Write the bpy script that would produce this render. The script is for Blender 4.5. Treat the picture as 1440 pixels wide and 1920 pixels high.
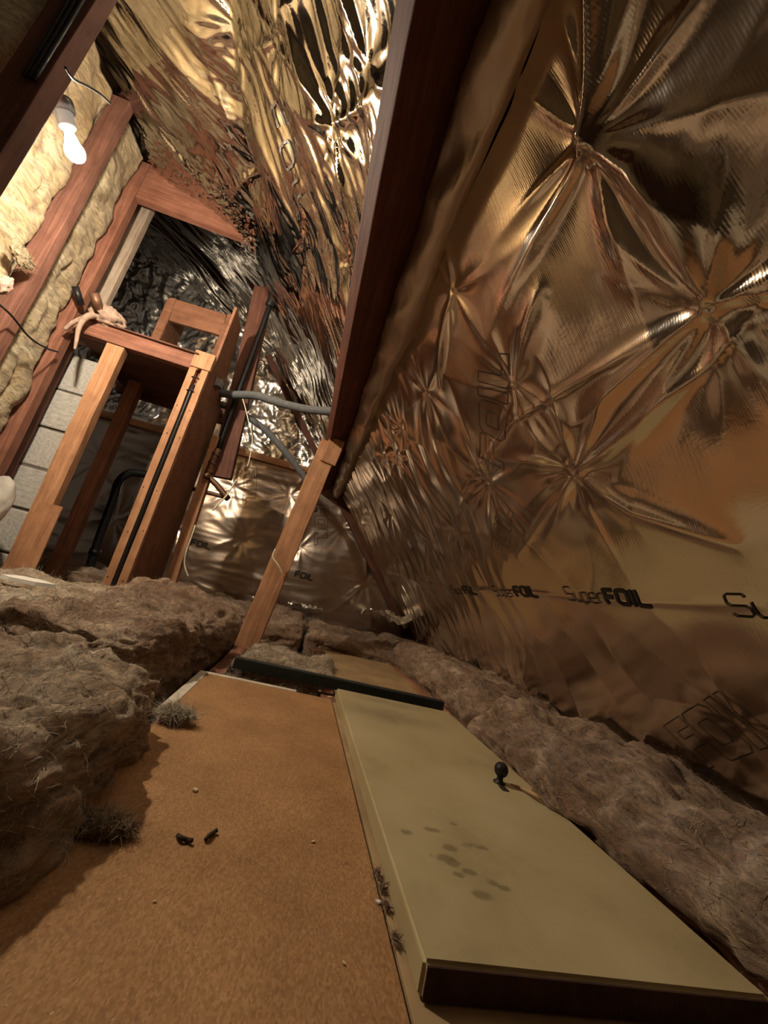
import bpy, bmesh, math, random
import numpy as np
from mathutils import Matrix, Vector

for o in list(bpy.data.objects):
    bpy.data.objects.remove(o)
scene = bpy.context.scene
COL = scene.collection
random.seed(7)
RNG = np.random.default_rng(11)

# ------------------------------------------------------------------ camera
ROLL, PITCH, YAW, FPX, CAMH = math.radians(14.08), math.radians(12.857), math.radians(8.848), 725.0, 0.33
def cam_axes():
    cy, sy = math.cos(YAW), math.sin(YAW); cp, sp = math.cos(PITCH), math.sin(PITCH); cr, sr = math.cos(ROLL), math.sin(ROLL)
    yaw = np.array([[cy, -sy, 0], [sy, cy, 0], [0, 0, 1]])
    m = np.array([[1, 0, 0], [0, 0, -1], [0, 1, 0]]) @ yaw
    p = np.array([[1, 0, 0], [0, cp, sp], [0, -sp, cp]])
    q = np.array([[cr, -sr, 0], [sr, cr, 0], [0, 0, 1]])
    return q @ p @ m
AX = cam_axes()
CAMP = np.array([0, 0, CAMH])
cam_data = bpy.data.cameras.new('camera')
cam = bpy.data.objects.new('camera', cam_data)
COL.objects.link(cam)
mw = Matrix.Identity(4)
for i in range(3):
    mw[i][0] = AX[0][i]; mw[i][1] = -AX[1][i]; mw[i][2] = -AX[2][i]; mw[i][3] = CAMP[i]
cam.matrix_world = mw
cam_data.sensor_fit = 'AUTO'; cam_data.sensor_width = 36.0
cam_data.lens = FPX / 1920.0 * 36.0
cam_data.clip_start = 0.02
scene.camera = cam

# ------------------------------------------------------------------ world and exposure
world = bpy.data.worlds.new('loft_world'); scene.world = world
world.use_nodes = True
world.node_tree.nodes['Background'].inputs[0].default_value = (0.02, 0.017, 0.014, 1)
world.node_tree.nodes['Background'].inputs[1].default_value = 1.0
vs = scene.view_settings
vs.view_transform = 'Standard'; vs.look = 'None'; vs.gamma = 1.0; vs.use_curve_mapping = False
vs.exposure = 2.3
BULB = (-1.105, 1.23, 1.498)
BULB_STRENGTH = 370.0
BULB_COLOR = (1.0, 0.87, 0.68, 1)

# ------------------------------------------------------------------ pixel -> point (1440 x 1920 frame)
def ray(x, y):
    return AX.T @ np.array([(x - 720) / FPX, (y - 960) / FPX, 1.0])
def on(x, y, ax, val):
    d = ray(x, y); return CAMP + d * (val - CAMP[ax]) / d[ax]

# ------------------------------------------------------------------ numpy noise
PERM = RNG.permutation(256).astype(np.int64); PERM = np.concatenate([PERM, PERM, PERM])
GRAD = RNG.normal(size=(256, 3)); GRAD /= np.linalg.norm(GRAD, axis=1)[:, None]
def perlin(x, y, z=0.0):
    x, y, z = np.broadcast_arrays(np.asarray(x, float), np.asarray(y, float), np.asarray(z, float))
    xi, yi, zi = np.floor(x).astype(np.int64), np.floor(y).astype(np.int64), np.floor(z).astype(np.int64)
    xf, yf, zf = x - xi, y - yi, z - zi
    xi &= 255; yi &= 255; zi &= 255
    f = lambda t: t * t * t * (t * (t * 6 - 15) + 10)
    u, v, w = f(xf), f(yf), f(zf)
    def g(a, b, c):
        h = PERM[PERM[PERM[(xi + a) & 255] + ((yi + b) & 255)] + ((zi + c) & 255)]
        G = GRAD[h]
        return G[..., 0] * (xf - a) + G[..., 1] * (yf - b) + G[..., 2] * (zf - c)
    l = lambda a, b, t: a + t * (b - a)
    return 1.5 * l(l(l(g(0,0,0), g(1,0,0), u), l(g(0,1,0), g(1,1,0), u), v),
                   l(l(g(0,0,1), g(1,0,1), u), l(g(0,1,1), g(1,1,1), u), v), w)
def fbm(x, y, z=0.0, o=4):
    s = 0; a = 1.0
    for k in range(o):
        s = s + a * perlin(np.asarray(x) * 2**k + 17 * k, np.asarray(y) * 2**k + 5 * k, np.asarray(z) * 2**k + 9 * k); a *= 0.5
    return s
def ridged(x, y, z=0.0, o=3):
    s = 0; a = 1.0
    for k in range(o):
        s = s + a * (1 - 2 * np.abs(perlin(np.asarray(x) * 2**k + 31 * k, np.asarray(y) * 2**k + 7 * k, np.asarray(z) * 2**k + 3 * k))); a *= 0.5
    return s

# ------------------------------------------------------------------ materials
def new_mat(name):
    m = bpy.data.materials.new(name); m.use_nodes = True
    nt = m.node_tree; b = nt.nodes['Principled BSDF']
    return m, nt, b
def N(nt, t, **k):
    n = nt.nodes.new(t)
    for a, v in k.items():
        if a in n.inputs.keys() if hasattr(n.inputs, 'keys') else False: n.inputs[a].default_value = v
        else: setattr(n, a, v)
    return n
def coords(nt, scale=(1, 1, 1), kind='Object'):
    tc = nt.nodes.new('ShaderNodeTexCoord'); mp = nt.nodes.new('ShaderNodeMapping')
    mp.inputs['Scale'].default_value = scale
    nt.links.new(tc.outputs[kind], mp.inputs['Vector']); return mp.outputs['Vector']
def noise(nt, vec, scale, detail=6, rough=0.6, dist=0.0):
    n = nt.nodes.new('ShaderNodeTexNoise')
    n.inputs['Scale'].default_value = scale; n.inputs['Detail'].default_value = detail
    n.inputs['Roughness'].default_value = rough; n.inputs['Distortion'].default_value = dist
    nt.links.new(vec, n.inputs['Vector']); return n.outputs['Fac']
def ramp(nt, fac, stops):
    r = nt.nodes.new('ShaderNodeValToRGB'); e = r.color_ramp.elements
    while len(e) < len(stops): e.new(0.5)
    for i, (p, c) in enumerate(stops):
        e[i].position = p; e[i].color = (c[0], c[1], c[2], 1) if len(c) == 3 else c
    nt.links.new(fac, r.inputs['Fac']); return r.outputs['Color']
def mix(nt, a, b, fac, mode='MIX'):
    m = nt.nodes.new('ShaderNodeMix'); m.data_type = 'RGBA'; m.blend_type = mode
    for s, v in ((6, a), (7, b)):
        if hasattr(v, 'links') or hasattr(v, 'is_linked'): nt.links.new(v, m.inputs[s])
        else: m.inputs[s].default_value = (*v, 1)
    if hasattr(fac, 'is_linked'): nt.links.new(fac, m.inputs[0])
    else: m.inputs[0].default_value = fac
    return m.outputs[2]
def bump(nt, b, h, strength, dist):
    n = nt.nodes.new('ShaderNodeBump'); n.inputs['Strength'].default_value = strength; n.inputs['Distance'].default_value = dist
    nt.links.new(h, n.inputs['Height']); nt.links.new(n.outputs['Normal'], b.inputs['Normal']); return n

def wood(name, lo, hi, rough=0.72, seed=0.0):
    m, nt, b = new_mat(name)
    v = coords(nt, (1.6, 22, 22))
    n1 = noise(nt, v, 2.2, 6, 0.65, 0.8)
    c = ramp(nt, n1, [(0.3, lo), (0.7, hi)])
    v2 = coords(nt, (9, 9, 9)); n2 = noise(nt, v2, 1.3, 5, 0.6)
    mul = ramp(nt, n2, [(0.25, (0.62, 0.58, 0.55)), (0.6, (1, 1, 1))])
    c = mix(nt, c, mul, 0.8, 'MULTIPLY')
    nt.links.new(c, b.inputs['Base Color']); b.inputs['Roughness'].default_value = rough
    b.inputs['Specular IOR Level'].default_value = 0.25
    bump(nt, b, n1, 0.35, 0.004)
    return m
M = {}
M['wood_red'] = wood('red_brown_timber', (0.15, 0.058, 0.036), (0.31, 0.138, 0.088))
M['wood_orange'] = wood('orange_timber', (0.33, 0.155, 0.075), (0.56, 0.30, 0.165))
M['wood_ply'] = wood('brown_plywood', (0.19, 0.082, 0.046), (0.30, 0.14, 0.08))
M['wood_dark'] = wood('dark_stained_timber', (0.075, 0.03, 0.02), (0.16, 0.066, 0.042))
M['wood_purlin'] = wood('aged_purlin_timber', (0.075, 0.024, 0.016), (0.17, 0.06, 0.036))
M['wood_mid'] = wood('dull_red_timber', (0.095, 0.04, 0.028), (0.2, 0.092, 0.063))
M['wood_grey'] = wood('weathered_grey_timber', (0.26, 0.19, 0.14), (0.45, 0.36, 0.28))

def foil_mat(name, col, rough, micro, scrim=0.0, rvar=0.1):
    m, nt, b = new_mat(name)
    b.inputs['Metallic'].default_value = 1.0
    v = coords(nt)
    n1 = noise(nt, v, 3.0, 5, 0.6)
    c = ramp(nt, n1, [(0.3, tuple(x * 0.86 for x in col)), (0.7, col)])
    nt.links.new(c, b.inputs['Base Color'])
    n2 = noise(nt, v, 6.0, 4, 0.6)
    r = ramp(nt, n2, [(0.3, (rough, rough, rough)), (0.75, (rough + rvar,) * 3)])
    nt.links.new(r, b.inputs['Roughness'])
    n3 = noise(nt, v, 22, 6, 0.62, 0.6)
    h = n3
    bm_ = bump(nt, b, h, micro, 0.01)
    if scrim > 0:
        w = nt.nodes.new('ShaderNodeTexWave'); w.inputs['Scale'].default_value = 78; w.bands_direction = 'DIAGONAL'
        w2 = nt.nodes.new('ShaderNodeTexWave'); w2.inputs['Scale'].default_value = 95; w2.bands_direction = 'Y'
        nt.links.new(v, w.inputs['Vector']); nt.links.new(v, w2.inputs['Vector'])
        ad = nt.nodes.new('ShaderNodeMath'); ad.operation = 'ADD'
        nt.links.new(w.outputs['Fac'], ad.inputs[0]); nt.links.new(w2.outputs['Fac'], ad.inputs[1])
        b2 = nt.nodes.new('ShaderNodeBump'); b2.inputs['Strength'].default_value = scrim; b2.inputs['Distance'].default_value = 0.0012
        nt.links.new(ad.outputs[0], b2.inputs['Height'])
        nt.links.new(bm_.outputs['Normal'], b2.inputs['Normal'])
        nt.links.new(b2.outputs['Normal'], b.inputs['Normal'])
    return m
M['foil'] = foil_mat('bronze_tinted_foil', (0.76, 0.66, 0.57), 0.12, 0.05, 0.04, 0.08)
M['foil_up'] = foil_mat('silver_foil', (0.62, 0.59, 0.55), 0.05, 0.08, 0.0, 0.05)
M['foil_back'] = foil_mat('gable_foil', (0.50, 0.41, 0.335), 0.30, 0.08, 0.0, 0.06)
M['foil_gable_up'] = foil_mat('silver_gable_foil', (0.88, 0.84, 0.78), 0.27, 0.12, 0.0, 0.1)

def wool_mat(name, a, b_, c_, scale=1.0):
    m, nt, b = new_mat(name)
    v = coords(nt, (1, 1, 1.8))
    n1 = noise(nt, v, 4.5 * scale, 6, 0.6, 0.9)
    col = ramp(nt, n1, [(0.34, a), (0.5, b_), (0.66, c_)])
    v2 = coords(nt, (2.4, 0.8, 3.0))
    n2 = noise(nt, v2, 13 * scale, 6, 0.68, 3.0)
    col = mix(nt, col, ramp(nt, n2, [(0.36, (0.40, 0.36, 0.33)), (0.52, (0.95, 0.93, 0.9)), (0.66, (1.35, 1.32, 1.28))]), 0.9, 'MULTIPLY')
    nt.links.new(col, b.inputs['Base Color'])
    b.inputs['Roughness'].default_value = 0.95; b.inputs['Specular IOR Level'].default_value = 0.1
    b.inputs['Sheen Weight'].default_value = 0.25
    v3 = coords(nt, (3.0, 1.0, 3.5))
    n3 = noise(nt, v3, 26 * scale, 6, 0.75, 3.5)
    bump(nt, b, n3, 0.8, 0.014)
    return m
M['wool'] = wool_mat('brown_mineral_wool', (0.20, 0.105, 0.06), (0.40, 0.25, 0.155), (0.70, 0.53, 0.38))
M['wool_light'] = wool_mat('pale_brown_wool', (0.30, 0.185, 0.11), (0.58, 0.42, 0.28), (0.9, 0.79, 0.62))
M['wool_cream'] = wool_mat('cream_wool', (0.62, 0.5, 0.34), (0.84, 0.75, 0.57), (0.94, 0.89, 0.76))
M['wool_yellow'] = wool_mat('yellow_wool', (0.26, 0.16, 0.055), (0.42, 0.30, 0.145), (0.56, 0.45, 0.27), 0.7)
M['wool_dusty'] = wool_mat('dusty_yellow_wool', (0.25, 0.17, 0.085), (0.42, 0.32, 0.18), (0.56, 0.47, 0.31), 0.7)

def plain(name, col, rough=0.6, metal=0.0, nz=0.0, ns=20, var=0.25, spec=0.3):
    m, nt, b = new_mat(name)
    v = coords(nt); n1 = noise(nt, v, ns, 6, 0.6)
    c = ramp(nt, n1, [(0.3, tuple(x * (1 - var) for x in col)), (0.7, tuple(min(1, x * (1 + var * 0.5)) for x in col))])
    nt.links.new(c, b.inputs['Base Color'])
    b.inputs['Roughness'].default_value = rough; b.inputs['Metallic'].default_value = metal
    b.inputs['Specular IOR Level'].default_value = spec
    if nz: bump(nt, b, n1, nz, 0.004)
    return m
M['black_plastic'] = plain('black_plastic', (0.011, 0.010, 0.010), 0.4)
M['grey_foam'] = plain('grey_pipe_foam', (0.12, 0.125, 0.13), 0.8, 0, 0.2, 60)
M['copper'] = plain('tarnished_copper', (0.16, 0.085, 0.05), 0.5, 0.6, 0.2, 40)
M['dark_metal'] = plain('dark_green_grey_metal', (0.036, 0.043, 0.038), 0.5, 0.3, 0.1, 60)
M['bracket'] = plain('galvanised_bracket', (0.4, 0.4, 0.4), 0.4, 0.9, 0.1, 60)
M['knob'] = plain('black_knob', (0.018, 0.014, 0.012), 0.45, 0.0, 0.3, 90)
M['white_strip'] = plain('white_edging', (0.62, 0.55, 0.44), 0.6, 0, 0.2, 30)
M['white_scrap'] = plain('white_polystyrene', (0.75, 0.72, 0.66), 0.8, 0, 0.3, 60, 0.1)
M['white_wire'] = plain('white_wire', (0.85, 0.77, 0.6), 0.5)
M['block'] = plain('pale_concrete_block', (0.50, 0.47, 0.42), 0.95, 0, 0.8, 14, 0.28, 0.1)
M['mortar'] = plain('grey_mortar', (0.19, 0.165, 0.14), 0.95, 0, 0.8, 40, 0.4, 0.1)
M['rag'] = plain('dusty_rag', (0.36, 0.25, 0.19), 0.95, 0, 0.8, 50, 0.35, 0.1)
M['plaster'] = plain('pink_plaster', (0.36, 0.24, 0.19), 0.95, 0, 0.9, 40, 0.3, 0.1)
M['dust_floor'] = plain('dusty_ceiling_board', (0.16, 0.11, 0.075), 0.95, 0, 0.9, 24, 0.5, 0.1)
M['brick_wall'] = plain('rough_boarding', (0.12, 0.075, 0.05), 0.9, 0, 0.6, 12, 0.4, 0.1)
M['print'] = plain('black_print', (0.018, 0.014, 0.011), 0.45)
M['print_thin'] = plain('dark_outline_print', (0.05, 0.033, 0.022), 0.45)
M['edge_dark'] = plain('dark_raw_edge', (0.05, 0.022, 0.012), 0.8, 0, 0.5, 30, 0.5)
M['pale_board'] = plain('pale_plywood', (0.40, 0.27, 0.14), 0.75, 0, 0.2, 8, 0.3)
M['light_chip'] = plain('pale_wood_chip', (0.68, 0.5, 0.32), 0.8, 0, 0.3, 60)
M['dark_bit'] = plain('dark_scrap', (0.05, 0.032, 0.018), 0.9, 0, 0.5, 60)

def chipboard():
    m, nt, b = new_mat('chipboard')
    v = coords(nt)
    vo = nt.nodes.new('ShaderNodeTexVoronoi'); vo.inputs['Scale'].default_value = 480
    mp = coords(nt, (1, 0.6, 1)); nt.links.new(mp, vo.inputs['Vector'])
    c1 = ramp(nt, vo.outputs['Color'], [(0.0, (0.28, 0.152, 0.066)), (0.55, (0.39, 0.215, 0.095)), (1.0, (0.48, 0.28, 0.135))])
    n1 = noise(nt, v, 5, 7, 0.62)
    c = mix(nt, c1, ramp(nt, n1, [(0.3, (0.66, 0.6, 0.55)), (0.62, (1.05, 1.02, 1.0))]), 0.9, 'MULTIPLY')
    n2 = noise(nt, v, 120, 3, 0.7)
    c = mix(nt, c, (0.72, 0.5, 0.28), ramp(nt, n2, [(0.69, (0, 0, 0)), (0.76, (0.8, 0.8, 0.8))]))
    n4 = noise(nt, v, 34, 4, 0.6, 1.0)
    c = mix(nt, c, (0.09, 0.045, 0.02), ramp(nt, n4, [(0.69, (0, 0, 0)), (0.78, (0.75, 0.75, 0.75))]))
    nt.links.new(c, b.inputs['Base Color']); b.inputs['Roughness'].default_value = 0.8
    b.inputs['Specular IOR Level'].default_value = 0.25
    n5 = noise(nt, v, 70, 5, 0.65)
    bump(nt, b, n5, 0.45, 0.004)
    return m
M['chip'] = chipboard()

def door_paint():
    m, nt, b = new_mat('worn_cream_paint')
    v = coords(nt)
    n1 = noise(nt, v, 4.2, 6, 0.6)
    c = ramp(nt, n1, [(0.25, (0.30, 0.235, 0.12)), (0.45, (0.42, 0.34, 0.185)), (0.75, (0.50, 0.42, 0.25))])
    # grime band across the board and a trodden patch: stains with their own shape
    def blot(loc, sc, lo, hi, col, amt, c):
        tc = nt.nodes.new('ShaderNodeTexCoord'); mp = nt.nodes.new('ShaderNodeMapping'); mp.vector_type = 'TEXTURE'
        mp.inputs['Location'].default_value = loc; mp.inputs['Scale'].default_value = sc
        nt.links.new(tc.outputs['Object'], mp.inputs['Vector'])
        g = nt.nodes.new('ShaderNodeTexGradient'); g.gradient_type = 'SPHERICAL'
        nt.links.new(mp.outputs['Vector'], g.inputs['Vector'])
        nn = noise(nt, v, 46 if amt > 0.5 else 12, 5, 0.6, 0.8)
        mu = nt.nodes.new('ShaderNodeMath'); mu.operation = 'MULTIPLY'
        nt.links.new(g.outputs['Fac'], mu.inputs[0]); nt.links.new(nn, mu.inputs[1])
        return mix(nt, c, col, ramp(nt, mu.outputs[0], [(lo, (0, 0, 0)), (hi, (amt,) * 3)]))
    c = blot((0.33 - 0.397, 1.16 - 0.877, 0), (0.24, 0.11, 1), 0.05, 0.45, (0.17, 0.14, 0.085), 0.5, c)
    c = blot((0.36 - 0.397, 1.30 - 0.877, 0), (0.20, 0.07, 1), 0.1, 0.5, (0.2, 0.16, 0.095), 0.5, c)
    for px_, py_, sx_, sy_ in ((762, 1560, .012, .007), (812, 1556, .016, .006), (845, 1590, .014, .008), (882, 1585, .018, .008), (905, 1590, .01, .006), (850, 1618, .012, .01), (880, 1635, .012, .006),
                               (925, 1655, .010, .007), (905, 1678, .016, .009), (862, 1640, .01, .006), (832, 1608, .02, .008), (945, 1665, .01, .006), (850, 1545, .008, .006)):
        q_ = on(px_, py_, 2, 0.03)
        c = blot((q_[0] - 0.397, q_[1] - 0.8775, 0), (sx_ * 1.7, sy_ * 1.8, 1), 0.2, 0.36, (0.17, 0.13, 0.07), 0.7, c)
    nt.links.new(c, b.inputs['Base Color'])
    b.inputs['Roughness'].default_value = 0.5; b.inputs['Specular IOR Level'].default_value = 0.35
    bump(nt, b, noise(nt, v, 30, 5, 0.6), 0.12, 0.003)
    return m
M['door'] = door_paint()
def emit(name, col, s):
    m, nt, b = new_mat(name)
    b.inputs['Base Color'].default_value = (1, 1, 1, 1)
    b.inputs['Emission Color'].default_value = col; b.inputs['Emission Strength'].default_value = s
    return m
M['bulb'] = emit('lit_bulb', BULB_COLOR, BULB_STRENGTH)

# ------------------------------------------------------------------ object helpers
def tag(o, label=None, cat=None, group=None, kind=None):
    if label: o['label'] = label
    if cat: o['category'] = cat
    if group: o['group'] = group
    if kind: o['kind'] = kind
    return o
def empty(name, loc, label, cat, group=None):
    o = bpy.data.objects.new(name, None); COL.objects.link(o); o.location = loc
    o.empty_display_size = 0.1
    return tag(o, label, cat, group)
def place(o, parent=None, mat=None):
    COL.objects.link(o)
    m = mat if mat is not None else Matrix.Identity(4)
    if parent is not None:
        o.parent = parent
        pm = Matrix.Identity(4); q = parent
        while q is not None:
            pm = q.matrix_basis @ pm; q = q.parent
        o.matrix_basis = pm.inverted() @ m
    else:
        o.matrix_basis = m
    return o
def mesh_obj(name, verts, faces, mat, parent=None, m=None, smooth=False):
    me = bpy.data.meshes.new(name)
    verts = np.asarray(verts, float)
    if isinstance(faces, np.ndarray):
        n, k = faces.shape
        me.vertices.add(len(verts)); me.vertices.foreach_set('co', verts.ravel())
        me.loops.add(n * k); me.loops.foreach_set('vertex_index', faces.ravel().astype(np.int32))
        me.polygons.add(n); me.polygons.foreach_set('loop_start', np.arange(0, n * k, k, dtype=np.int32))
        me.update(calc_edges=True)
    else:
        me.from_pydata([tuple(v) for v in verts], [], [tuple(f) for f in faces]); me.update()
    if smooth: me.polygons.foreach_set('use_smooth', np.ones(len(me.polygons), bool))
    me.materials.append(M[mat])
    return place(bpy.data.objects.new(name, me), parent, m)
def bm_obj(name, bm, mat, parent=None, m=None, smooth=False):
    me = bpy.data.meshes.new(name); bm.to_mesh(me); bm.free()
    if smooth: me.polygons.foreach_set('use_smooth', np.ones(len(me.polygons), bool))
    me.materials.append(M[mat])
    return place(bpy.data.objects.new(name, me), parent, m)
def frame(p0, p1, wdir):
    """matrix: local X along p0->p1 (origin at the middle), local Y close to wdir"""
    p0, p1 = Vector(p0), Vector(p1); x = (p1 - p0).normalized(); w = Vector(wdir)
    y = (w - x * w.dot(x)).normalized(); z = x.cross(y)
    c = (p0 + p1) / 2
    return Matrix(((x[0], y[0], z[0], c[0]), (x[1], y[1], z[1], c[1]), (x[2], y[2], z[2], c[2]), (0, 0, 0, 1))), (p1 - p0).length
def timber(name, p0, p1, w, d, wdir, mat, parent=None, bev=0.003, wob=0.0015, seg=8):
    """a sawn length of timber: w along wdir, d across it; bevelled and slightly uneven"""
    m, L = frame(p0, p1, wdir)
    bm = bmesh.new()
    rings = []
    for i in range(seg + 1):
        x = -L / 2 + L * i / seg; r = []
        for sy, sz in ((-1, -1), (-1, 1), (1, 1), (1, -1)):
            r.append(bm.verts.new((x, sy * w / 2 + random.uniform(-wob, wob), sz * d / 2 + random.uniform(-wob, wob))))
        rings.append(r)
    for a, b in zip(rings, rings[1:]):
        for k in range(4):
            bm.faces.new((a[k], a[(k + 1) % 4], b[(k + 1) % 4], b[k]))
    bm.faces.new(rings[0][::-1]); bm.faces.new(rings[-1])
    bmesh.ops.recalc_face_normals(bm, faces=bm.faces)
    ed = [e for e in bm.edges if len(e.link_faces) == 2 and e.calc_face_angle(0) > 0.7]
    if bev: bmesh.ops.bevel(bm, geom=ed, offset=bev, segments=2, affect='EDGES', profile=0.6)
    return bm_obj(name, bm, mat, parent, m)
def box(name, lo, hi, mat, parent=None, bev=0.003, rotz=0.0):
    lo, hi = np.array(lo, float), np.array(hi, float); c = (lo + hi) / 2; h = (hi - lo) / 2
    bm = bmesh.new(); bmesh.ops.create_cube(bm, size=2)
    for v in bm.verts: v.co = Vector((v.co[0] * h[0], v.co[1] * h[1], v.co[2] * h[2]))
    if bev: bmesh.ops.bevel(bm, geom=list(bm.edges), offset=bev, segments=2, affect='EDGES', profile=0.6)
    return bm_obj(name, bm, mat, parent, Matrix.Translation(c) @ Matrix.Rotation(rotz, 4, 'Z'))
def prism(name, poly, ax, a, b, mat, parent=None, bev=0.003):
    """polygon in the plane perpendicular to axis ax, extruded from a to b"""
    bm = bmesh.new(); v = []
    for q in (a, b):
        r = []
        for p in poly:
            co = list(p); co.insert(ax, q); r.append(bm.verts.new(co))
        v.append(r)
    n = len(poly)
    for i in range(n): bm.faces.new((v[0][i], v[0][(i + 1) % n], v[1][(i + 1) % n], v[1][i]))
    bm.faces.new(v[0][::-1]); bm.faces.new(v[1])
    bmesh.ops.recalc_face_normals(bm, faces=bm.faces)
    if bev: bmesh.ops.bevel(bm, geom=list(bm.edges), offset=bev, segments=2, affect='EDGES')
    c = Vector(np.mean([list(x.co) for x in bm.verts], axis=0))
    for x in bm.verts: x.co -= c
    return bm_obj(name, bm, mat, parent, Matrix.Translation(c))
def spline(pts, n):
    p = np.asarray(pts, float); p = np.vstack([2 * p[0] - p[1], p, 2 * p[-1] - p[-2]]); out = []
    for i in range(1, len(p) - 2):
        for t in np.linspace(0, 1, n, endpoint=False):
            out.append(0.5 * (2 * p[i] + (p[i + 1] - p[i - 1]) * t + (2 * p[i - 1] - 5 * p[i] + 4 * p[i + 1] - p[i + 2]) * t * t
                              + (3 * p[i] - p[i - 1] - 3 * p[i + 1] + p[i + 2]) * t**3))
    out.append(p[-2]); return np.array(out)
def tube(name, pts, r, mat, parent=None, n=8, seg=10, smooth=True, curve=True, rfun=None):
    c = spline(pts, n) if curve and len(pts) > 2 else np.asarray(pts, float)
    origin = c[0].copy(); c = c - origin
    T = np.gradient(c, axis=0); T /= np.linalg.norm(T, axis=1)[:, None]
    up = np.array([0.3, 0.2, 1.0]) if abs(T[0][2]) < 0.8 else np.array([1.0, 0.3, 0])
    V = []
    for i in range(len(c)):
        a = up - T[i] * np.dot(up, T[i]); a /= np.linalg.norm(a); b = np.cross(T[i], a); up = a
        rr = r * (rfun(i / (len(c) - 1)) if rfun else 1)
        for k in range(seg):
            th = 2 * math.pi * k / seg; V.append(c[i] + rr * (a * math.cos(th) + b * math.sin(th)))
    F = []
    for i in range(len(c) - 1):
        for k in range(seg):
            F.append((i * seg + k, i * seg + (k + 1) % seg, (i + 1) * seg + (k + 1) % seg, (i + 1) * seg + k))
    F.append(tuple(range(seg))[::-1]); F.append(tuple(range((len(c) - 1) * seg, len(c) * seg)))
    return mesh_obj(name, V, F, mat, parent, Matrix.Translation(origin), smooth)
def lathe(name, prof, mat, parent=None, m=None, seg=24, smooth=True):
    V, F = [], []
    for r, z in prof:
        for k in range(seg):
            t = 2 * math.pi * k / seg; V.append((r * math.cos(t), r * math.sin(t), z))
    for i in range(len(prof) - 1):
        for k in range(seg):
            F.append((i * seg + k, i * seg + (k + 1) % seg, (i + 1) * seg + (k + 1) % seg, (i + 1) * seg + k))
    if prof[0][0] > 1e-5: F.append(tuple(range(seg))[::-1])
    if prof[-1][0] > 1e-5: F.append(tuple(range((len(prof) - 1) * seg, len(prof) * seg)))
    return mesh_obj(name, V, F, mat, parent, m, smooth)

# ================================================================== FOIL SHEETS
class Sheet:
    def __init__(s, pos, hfun): s.pos, s.h = pos, hfun
    def pt(s, u, v, off=0.0):
        P, n = s.pos(np.asarray(u, float), np.asarray(v, float))
        return P + n * (s.h(np.asarray(u, float), np.asarray(v, float)) + off)[..., None]
def grid_obj(name, sheet, us, vs_, mat, parent=None, keep=None):
    U, V = np.meshgrid(us, vs_, indexing='ij')
    P = sheet.pt(U, V).reshape(-1, 3)
    a, b = U.shape
    i = np.arange(a * b).reshape(a, b)
    F = np.stack([i[:-1, :-1], i[1:, :-1], i[1:, 1:], i[:-1, 1:]], -1).reshape(-1, 4)
    if keep is not None:
        k = keep(P); F = F[k[F].all(1)]
        used = np.zeros(len(P), bool); used[F.ravel()] = True
        idx = np.cumsum(used) - 1; P = P[used]; F = idx[F]
    return mesh_obj(name, P, F, mat, parent, None, True)
def seg_dist(U, V, a, b):
    a, b = np.array(a), np.array(b); d = b - a; L2 = d @ d
    t = np.clip(((U - a[0]) * d[0] + (V - a[1]) * d[1]) / L2, 0, 1)
    dx, dy = U - (a[0] + t * d[0]), V - (a[1] + t * d[1])
    return np.hypot(dx, dy), t, np.sign(dx * d[1] - dy * d[0])
def crease(U, V, pts, w, h, taper=True):
    """sharp fold along a polyline"""
    out = np.zeros_like(U); n = len(pts) - 1
    for k in range(n):
        d, t, s = seg_dist(U, V, pts[k], pts[k + 1]); d = np.sqrt(d * d + 2.5e-5) - 0.005
        tt = (k + t) / n
        a = np.sin(np.pi * np.clip(0.08 + 0.84 * tt, 0, 1)) ** 0.6 if taper else 1.0
        out = np.maximum(out, a * np.exp(-d / w))
    return h * out
def star(U, V, c, seed, r0=0.11, depth=0.03, pleat=0.012, nf=11):
    """foil drawn in round one fastener: a dimple with radiating pleats"""
    rg = np.random.default_rng(seed)
    du, dv = U - c[0], V - c[1]; r = np.hypot(du, dv) + 1e-6
    th = np.arctan2(dv, du)
    ang = np.sort((np.arange(nf) + rg.uniform(-0.36, 0.36, nf)) / nf * 2 * np.pi - np.pi)
    out = np.zeros_like(U)
    for a in ang:
        da = np.abs((th - a + np.pi) % (2 * np.pi) - np.pi)
        ln = rg.uniform(0.6, 2.3) * r0; am = rg.uniform(0.35, 1.1); cv = rg.uniform(-0.35, 0.35); w0 = rg.uniform(0.05, 0.13)
        da = np.abs((th - a - cv * r / r0 * 0.4 + np.pi) % (2 * np.pi) - np.pi)
        d = r * np.sin(np.minimum(da, np.pi / 2)); w = 0.0065 + w0 * r
        out += am * np.exp(-(d / w) ** 1.3) * (1 - np.exp(-r / 0.03)) * np.exp(-(r / ln) ** 1.4)
    return pleat * out - depth * np.exp(-r / (r0 * 0.75))

RS = math.hypot(1, 1.14)
EV = np.array([-1 / RS, 0, 1.14 / RS]); EN = np.array([-1.14 / RS, 0, -1 / RS])
def slope_pos(u, v):
    P = np.stack([1.0 + EV[0] * v, u, 0.1 + EV[2] * v], -1)
    return P, np.broadcast_to(EN, P.shape)
def slope_uv(x, y):
    d = ray(x, y); n = np.array([1.14, 0, 1.0]); t = (1.24 - n @ CAMP) / (n @ d); p = CAMP + t * d
    return (p[1], (1.0 - p[0]) * RS)

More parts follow.
